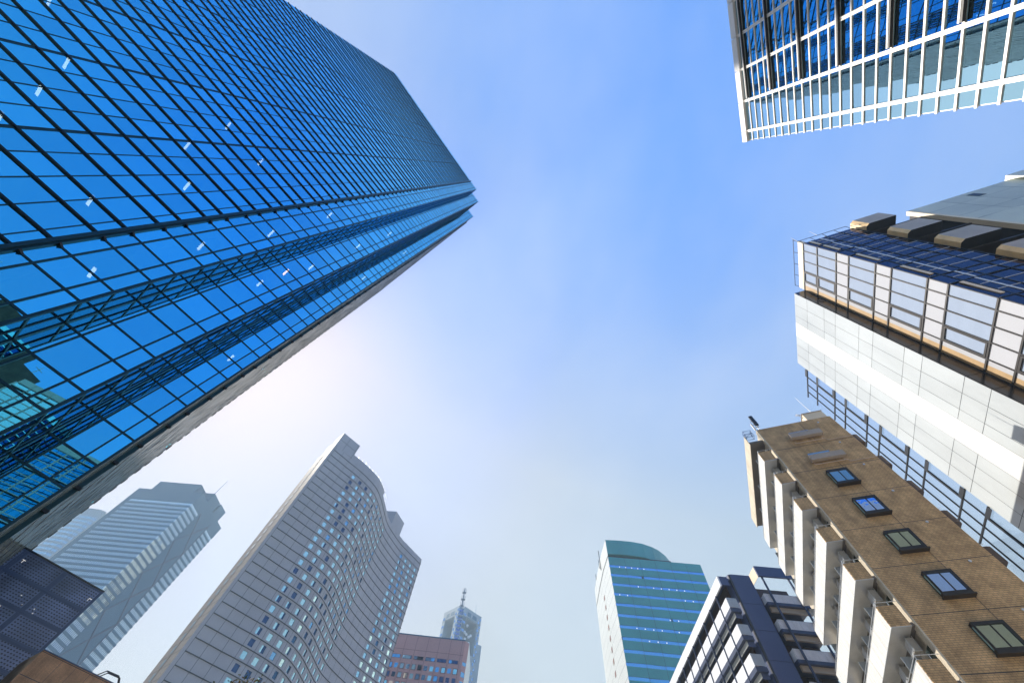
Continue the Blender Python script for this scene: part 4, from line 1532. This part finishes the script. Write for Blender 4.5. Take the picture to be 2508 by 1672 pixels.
#@G@
# ------------------------------------------------------------------ pink granite block
def pink_block():
    H = 105.0
    t = thing('granite_block', 'pinkish granite block with square windows below a blank top, before the open-topped tower', 'building', -0.31423 * H, 2.3512 * H, -7.15)
    Zf = lambda q: CAMZ + q * H
    X0, X1 = -0.16 * H, 0.3523 * H
    w = MB()
    w.prism([(X0, 0), (X1, 0), (X1 + 0.021 * H, 0.019 * H), (X1 + 0.021 * H, 0.30 * H), (X0, 0.30 * H)], 0, Zf(1.0))
    w.m[:] = [0, 0, 0, 0, 1, 0, 0]
    w.build('wall', ['pink_granite', 'white_metal'], t)
    one_box('coping', 'far_blue_wall', t, X0, X1, -0.15, 0.3, Zf(1.0) + .005, Zf(1.0) + .5)
    j = MB()
    for i in range(-2, 6):
        x = (0.0338 + 0.0607 * i) * H
        j.box(x - 0.09, x + 0.09, -0.03, 0.02, 0, Zf(0.999))
    j.box(X0, X1, -0.035, 0.02, Zf(0.9372) - 0.09, Zf(0.9372) + 0.09)
    j.build('wall_joint', 'rust_trim', t)
    mats = ['hotel_glass_mid', 'hotel_glass_light', 'hotel_glass_dark', 'far_glass_bright']
    for i in range(-3, 5):
        x0 = (0.0409 + 0.0607 * i) * H
        q = MB()
        q.box(x0 - 0.25, x0 + 0.0470 * H + 0.25, -0.06, 0.02, Zf(0.8970), Zf(0.9135))
        f = q.build('window', 'rust_trim', t)
        q = MB()
        for s in range(3):
            q.quad((x0 + s * 1.645, -.08, Zf(.8985)), (x0 + s * 1.645 + 1.6, -.08, Zf(.8985)), (x0 + s * 1.645 + 1.6, -.08, Zf(.912)), (x0 + s * 1.645, -.08, Zf(.912)), 2 if random.random() < .5 else 0)
        q.build('pane', mats, f)
    for r_ in range(5):
        for c in range(-4, 11):
            x0 = (0.0103 + 0.0305 * c) * H
            if x0 < X0 or x0 + 2 > X1:
                continue
            z1 = Zf(0.8775 - 0.0362 * r_)
            q = MB()
            q.box(x0 - 0.3, x0 + 0.018 * H + 0.3, -0.05, 0.02, z1 - 0.0195 * H - 0.3, z1 + 0.3)
            f = q.build('window', 'rust_trim' if random.random() < .5 else 'pink_granite', t)
            q = MB()
            q.quad((x0, -.07, z1 - 0.0195 * H), (x0 + 0.018 * H, -.07, z1 - 0.0195 * H), (x0 + 0.018 * H, -.07, z1), (x0, -.07, z1), random.choice([0, 0, 1, 1, 2, 3]))
            q.build('pane', mats, f)
    # windows in the cut corner
    for z1, h in ((0.9118, 0.0140), (0.8722, 0.0195), (0.836, 0.0195), (0.80, 0.0195)):
        q = MB()
        d = Vector((0.021, 0.019)).normalized()
        n = Vector((d.y, -d.x)) * 0.06
        a = Vector((X1, 0)) + d * 0.3 + n
        b = Vector((X1 + 0.021 * H, 0.019 * H)) - d * 0.3 + n
        q.quad((a.x, a.y, Zf(z1 - h)), (b.x, b.y, Zf(z1 - h)), (b.x, b.y, Zf(z1)), (a.x, a.y, Zf(z1)))
        q.build('corner_window', 'hotel_glass_mid', t)
pink_block()

#@J@
# ------------------------------------------------------------------ far tower with open top
def open_top_tower():
    H = 240.0
    px, py = -0.0137 * H, 1.978 * H
    t = thing('skyscraper', 'farthest pale tower with an open top full of dishes, behind the pinkish block', 'tower', px, py, 0)
    Zf = lambda q: CAMZ + q * H
    # two faces meet in a notched corner towards the viewer
    L_ = [Vector((-.097, 2.073)), Vector((-.027, 1.982)), Vector((-.0135, 1.993)), Vector((-.001, 1.980)), Vector((.0925, 2.051))]
    P = [(v * H - Vector((px, py))) for v in L_]
    back = P[0] + P[4] - (P[1] + P[3]) / 2
    def seg(mb, a, b, u0, u1, z0, z1, th=5.0):
        p, q = a.lerp(b, u0), a.lerp(b, u1)
        d = (b - a).normalized()
        n = Vector((-d.y, d.x))
        if n.y < 0:
            n = -n
        mb.prism([tuple(p), tuple(q), tuple(q + n * th), tuple(p + n * th)], z0, z1)
    zo1, zo0 = Zf(0.958), Zf(0.83)
    w = MB()
    A = [(P[0], P[1]), (P[3], P[4])]
    for i, (a, b) in enumerate(A):
        seg(w, a, b, 0, 1, zo1, Zf(1.0))
        seg(w, a, b, 0.0, 0.17, zo0, zo1)
        seg(w, a, b, 0.80 if i == 0 else 0.83, 1.0, zo0, zo1)
    seg(w, P[3], P[4], 0.0, 0.16, zo0, zo1)
    w.prism([tuple(P[1]), tuple(P[2]), tuple(P[3]), tuple(P[3] + Vector((0.5, 4))), tuple(P[1] + Vector((-0.5, 4)))], 0, Zf(0.995))
    w.prism([tuple(P[0]), tuple(P[1]), tuple(P[3]), tuple(P[4]), tuple(back)], 0, zo0 - 0.05)
    w.build('wall', 'granite_pale', t)
    # inside of the opening: two rear walls that stop short, so that sky shows in slits
    s = MB()
    seg(s, P[0], back, 0.20, 1.0, zo0, zo1, 1.5)
    seg(s, back, P[4], 0.0, 0.78, zo0, zo1, 1.5)
    s.build('screen_wall', 'pale_stone', t)
    s = MB()
    s.prism([tuple(P[0]), tuple(P[1]), tuple(P[3]), tuple(P[4]), tuple(back)], zo1 + 0.05, zo1 + 1.0)
    s.build('ceiling', 'granite_pale', t)
    lw = MB()
    q = [Vector((.1065, 2.316)) * H - Vector((px, py)), Vector((.132, 2.331)) * H - Vector((px, py))]
    sc = 0.965
    lw.prism([tuple(P[4] + Vector((0.05, 0.05))), tuple(P[4] + Vector((4.5, 2.5))), tuple(P[4] + Vector((2.0, 14))), tuple(P[4] + Vector((-6, 12)))], 0, Zf(0.885))
    lw.build('shoulder', 'granite_pale', t)
    n_all = 0
    for (a, b) in A + [(P[1], P[2]), (P[2], P[3])]:
        small = (b - a).length < 6
        d = (b - a).normalized()
        n = Vector((d.y, -d.x))
        if n.y > 0:
            n = -n
        colm = [(0.06, 0.94)] if small else [(0.02, 0.075), (0.085, 0.15), (0.82, 0.90), (0.91, 0.98)]
        wb = MB()
        for r_ in range(34):
            z = Zf(0.99 - 0.0165 * r_)
            for u0, u1 in colm:
                if not small and r_ % 2 == int(u0 * 100) % 2:
                    continue
                p, e = a.lerp(b, u0) + n * 0.12, a.lerp(b, u1) + n * 0.12
                wb.quad((p.x, p.y, z - 2.6), (e.x, e.y, z - 2.6), (e.x, e.y, z), (p.x, p.y, z))
            if not small and (z < zo0 - 2):
                for u0 in (0.2, 0.34, 0.48, 0.62):
                    p, e = a.lerp(b, u0) + n * 0.12, a.lerp(b, u0 + 0.1) + n * 0.12
                    wb.quad((p.x, p.y, z - 2.2), (e.x, e.y, z - 2.2), (e.x, e.y, z), (p.x, p.y, z))
        wb.build('window_bay', 'granite_glass', t)
        if not small:
            for u0, u1 in ((0.22, 0.42), (0.5, 0.74)):
                q_ = MB()
                p, e = a.lerp(b, u0) + n * 0.12, a.lerp(b, u1) + n * 0.12
                q_.quad((p.x, p.y, Zf(.968)), (e.x, e.y, Zf(.968)), (e.x, e.y, Zf(.985)), (p.x, p.y, Zf(.985)))
                q_.build('louvre', 'far_blue_wall', t)
    m = MB()
    c = (P[1] + P[3]) / 2 + Vector((-0.5, 7))
    m.tube((c.x, c.y, Zf(1.0)), (c.x, c.y, Zf(1.10)), 0.9, 6, 0, 0.5)
    for z in (1.012, 1.042, 1.075):
        m.tube((c.x, c.y, Zf(z)), (c.x, c.y, Zf(z) + 0.5), 2.6, 10)
        for k in range(7):
            a = k * 0.9
            m.tube((c.x + 2.3 * math.cos(a), c.y + 2.3 * math.sin(a), Zf(z)), (c.x + 2.3 * math.cos(a), c.y + 2.3 * math.sin(a), Zf(z) + 4.5), 0.25, 4)
    m.build('roof_mast', 'steel_frame_dark', t)
    m = MB()
    p = P[3].lerp(P[4], 0.62)
    m.tube((p.x, p.y + 2, Zf(1.0)), (p.x, p.y + 2, Zf(1.045)), 0.3, 4, 0, 0.12)
    m.build('roof_aerial', 'steel_pale', t)
    first = None
    mid = (P[3] + P[4]) / 2
    for i, (u, z) in enumerate(((0.30, .935), (0.22, .905), (0.32, .90), (0.45, .895), (0.28, .88), (0.5, .872), (0.55, .905))):
        p = P[3].lerp(P[4], u) + Vector((px, py + 3.5))
        if first is None:
            first = thing('dish_aerial', 'small round white dish in the open top of the farthest pale tower', 'dish', p.x, p.y, 0, Zf(z), 'dishes in the open top of the farthest tower')
            b = MB()
            b.tube((0, 0, 0), (0.2, -1.0, 0), 1.3, 12, 0, 1.45)
            b.build('reflector', 'white_paint', first)
            b = MB()
            b.tube((0, 0.05, 0), (0, 4.0, 0), 0.25, 5)
            b.build('arm', 'steel_pale', first)
        else:
            o = first.copy()
            col.objects.link(o)
            o.location = (p.x, p.y, Zf(z))
            for ch in first.children:
                c_ = ch.copy()
                col.objects.link(c_)
                c_.parent = o
open_top_tower()

#@M@
# ------------------------------------------------------------------ dark punched-steel car tower and the low tiled block
def steel_block():
    H = 20.0
    t = thing('steel_clad_block', 'dark block clad in punched steel panels, behind the low rust-brown tiled block', 'building', -2.29856 * H, 2.17811 * H, 44.92)
    Zf = lambda q: CAMZ + q * H
    X = [-0.2075 * H, 0.0, 0.2055 * H, 0.4135 * H]
    zs = [1.0, 0.904, 0.809, 0.7165, 0.629, 0.535, 0.44, 0.345, 0.25, 0.155, 0.06, -0.07]
    first = True
    for a, b in zip(X, X[1:]):
        for c, d in zip(zs[1:], zs):
            q = MB()
            q.quad((a + .05, 0, Zf(c) + .05), (b - .05, 0, Zf(c) + .05), (b - .05, 0, Zf(d) - .05), (a + .05, 0, Zf(d) - .05))
            q.build('punched_panel', 'punched_steel', t)
    fr = MB()
    for x in X[1:-1]:
        fr.box(x - 0.045, x + 0.045, -0.03, 0.05, 0, Zf(1.0))
    fr.box(X[-1] - 0.12, X[-1] + 0.02, -0.03, 0.3, 0, Zf(1.0))
    for q in zs[1:-1]:
        fr.box(X[0], X[-1] - 0.13, -0.035, 0.05, Zf(q) - 0.045, Zf(q) + 0.045)
    for x in X[:-1]:
        for q, q2 in zip(zs[1:], zs):
            fr.box(x + .05, x + .22, -0.02, 0.03, Zf(q) + .05, Zf(q2) - .05)
            fr.box(x + 3.9, x + 4.07, -0.02, 0.03, Zf(q) + .05, Zf(q2) - .05)
            fr.box(x + .22, x + 3.9, -0.02, 0.03, Zf(q) + .05, Zf(q) + .17)
            fr.box(x + .22, x + 3.9, -0.02, 0.03, Zf(q2) - .17, Zf(q2) - .05)
    fr.build('panel_frame', 'steel_frame_dark', t)
    one_box('coping', 'black_steel', t, X[0], X[-1] + 0.05, -0.08, 0.35, Zf(1.0) + .005, Zf(1.0) + .10)
    one_box('inner_wall', 'dark_core', t, X[0], X[-1] - 0.05, 0.4, 9, 0, Zf(0.995))
    # strip lights that shine through the holes
    for x, z, w, h in ((0.025, .962, .5, .06), (0.025, .955, .06, .35), (0.392, .955, .5, .06), (0.402, .962, .06, .3), (0.385, .948, .06, .3), (0.205, .993, .5, .05), (-0.10, .845, .9, .25), (-0.03, .83, .6, .2), (0.055, .805, .5, .12), (0.09, .80, .6, .22), (0.12, .795, .5, .16), (0.15, .855, .2, .06), (0.185, .83, .08, .08), (0.20, .86, .2, .05), (0.24, .835, .06, .2), (0.25, .82, .06, .2), (0.02, .725, .4, .1), (-0.12, .77, .5, .2)):
        MB().box(x * H - w * .3, x * H + w * .3, -0.012, -0.004, Zf(z) - h * .3, Zf(z) + h * .3).build('strip_light', 'frosted_board' if w * h > 0.08 else 'lamp_soft', t)
steel_block()

def tiled_block():
    H = 12.0
    t = thing('tiled_block', 'low rust-brown tiled block with a black-hooped roof ladder, under the punched steel block', 'building', -2.73024 * H, 3.36608 * H, 45.93)
    Zf = lambda q: CAMZ + q * H
    W = 0.62 * H
    w = MB()
    w.box(0, W, 0, 5, 0, Zf(1.0))
    w.build('wall', 'rust_tile', t)
    one_box('coping', 'steel_frame_dark', t, -0.02, W + 0.02, -0.06, 0.2, Zf(1.0) + .004, Zf(1.0) + .07)
    j = MB()
    for x in (0.1397, 0.2367, 0.335, 0.433):
        j.box(x * H - 0.012, x * H + 0.012, -0.004, 0.01, 0, Zf(0.993))
    j.box(0, W, -0.005, 0.01, Zf(0.877) - 0.015, Zf(0.877) + 0.015)
    j.box(0, W, -0.005, 0.01, Zf(0.993), Zf(0.996))
    j.build('wall_joint', 'joint_dark', t)
    l = MB()
    for x, y in ((0.3699, 0.05), (0.3899, 0.35)):
        p = [(x * H, y, Zf(1.0)), (x * H + 0.48, y, Zf(1.041)), (x * H + 1.55, y, Zf(1.0435)), (x * H + 1.9, y, Zf(1.01))]
        for a, b in zip(p, p[1:]):
            l.tube(a, b, 0.045, 5)
    for a, b in (((0.3699 * H + 0.48, 0.05, Zf(1.041)), (0.3899 * H + 0.48, 0.35, Zf(1.041))), ((0.3699 * H + 1.55, 0.05, Zf(1.0435)), (0.3899 * H + 1.55, 0.35, Zf(1.0435)))):
        l.tube(a, b, 0.02, 5)
    l.build('roof_ladder', 'black_steel', t)
tiled_block()

#@X@
# ------------------------------------------------------------------ two brown office blocks behind the viewer, seen mirrored in the blue tower
def brown_office(x, y, az, H, W, D, label):
    t = thing('brown_office', label, 'building', x, y, az)
    w = MB()
    w.box(0, W, 0, D, 0, H)
    w.build('wall', 'office_brown', t)
    w = MB()
    z = 3.0
    q = MB()
    while z < H - 5:
        for i in range(int(W / 4.2)):
            a = 0.8 + i * 4.2
            for s in range(3):
                for r_ in range(2):
                    q.quad((a + s * 1.05, -0.05, z + r_ * 1.2), (a + s * 1.05 + 1, -0.05, z + r_ * 1.2), (a + s * 1.05 + 1, -0.05, z + r_ * 1.2 + 1.12), (a + s * 1.05, -0.05, z + r_ * 1.2 + 1.12))
        for i in range(int(D / 4.2)):
            a = 0.8 + i * 4.2
            for s in range(3):
                for r_ in range(2):
                    for xx in (-0.05, W + 0.05):
                        q.quad((xx, a + s * 1.05, z + r_ * 1.2), (xx, a + s * 1.05 + 1, z + r_ * 1.2), (xx, a + s * 1.05 + 1, z + r_ * 1.2 + 1.12), (xx, a + s * 1.05, z + r_ * 1.2 + 1.12))
        z += 3.8
    q.build('glazing', 'turquoise_glass', t)
    one_box('plant_room', 'office_brown', t, W * 0.2, W * 0.7, D * 0.2, D * 0.7, H + 0.01, H + 3)
    a = MB()
    a.tube((W * 0.1, D * 0.1, H), (W * 0.1, D * 0.1, H + 2.2), 0.06)
    a.tube((W * 0.1 - 0.6, D * 0.1, H + 1.6), (W * 0.1 + 0.6, D * 0.1, H + 1.6), 0.05)
    a.build('roof_aerial', 'white_paint', t)
brown_office(-3.0, -55.0, 182, 55, 24, 18, 'tall brown office block with turquoise windows, mirrored in the blue glass tower')
brown_office(5.0, -36.0, 205, 44.5, 16, 14, 'lower brown office block with turquoise windows, mirrored in the blue glass strips')

#@T@
# ------------------------------------------------------------------ street tree whose tip shows at the foot of the view
def street_tree():
    r = 15.0
    x, y = -0.365 * r, 0.931 * r
    top = CAMZ + 0.300 * r
    t = thing('street_tree', 'leafy tree tip in front of the wave-fronted hotel tower', 'tree', x, y)
    b = MB()
    b.tube((0, 0, 0), (0.05, 0.03, 2.2), 0.13, 8, 0, 0.10)
    b.tube((0.05, 0.03, 2.2), (0, 0, top - 0.35), 0.10, 8, 0, 0.012)
    rnd = random.Random(3)
    tips = [(0, 0, top - 0.3)]
    for i in range(26):
        z = 2.0 + (top - 2.6) * i / 26
        a = i * 2.4
        l = 1.7 * (1 - (i / 27) ** 1.6) + 0.25
        tip = (math.cos(a) * l, math.sin(a) * l, z + 0.55 * l + 0.1)
        b.tube((0.02, 0.02, z), tip, 0.035, 5, 0, 0.008)
        tips.append(tip)
    b.build('trunk', 'bark', t)
    lv = MB()
    for tip in tips:
        base = Vector((0.02, 0.02, tip[2] - 0.5))
        for k in range(150):
            u = rnd.random() ** 0.6
            p = base.lerp(Vector(tip), u) + Vector((rnd.gauss(0, .16), rnd.gauss(0, .16), rnd.gauss(0.0, .13)))
            s = rnd.uniform(0.03, 0.065)
            d = Vector((rnd.gauss(0, 1), rnd.gauss(0, 1), rnd.gauss(0, 0.6))).normalized()
            e = d.orthogonal().normalized() * s * 0.5
            d = d * s
            lv.quad(tuple(p - d), tuple(p + e), tuple(p + d), tuple(p - e), 0 if rnd.random() < 0.62 else 1)
    lv.build('crown', ['leaf_green', 'leaf_rust'], t)
street_tree()

#@H@
# ------------------------------------------------------------------ the hazy air
hz = MB()
hz.box(-1500, 1500, -1500, 1500, -1, 300)
haze = hz.build('haze', 'asphalt')
haze.data.materials.clear()
hm = bpy.data.materials.new('haze_air')
hm.use_nodes = True
hn = hm.node_tree.nodes
hn.clear()
ho = hn.new('ShaderNodeOutputMaterial')
hv = hn.new('ShaderNodeVolumePrincipled')
hv.inputs['Color'].default_value = (0.62, 0.83, 1.0, 1)
hv.inputs['Density'].default_value = 0.0006
hv.inputs['Anisotropy'].default_value = 0.2
hm.node_tree.links.new(hv.outputs[0], ho.inputs['Volume'])
haze.data.materials.append(hm)
haze['kind'] = 'stuff'
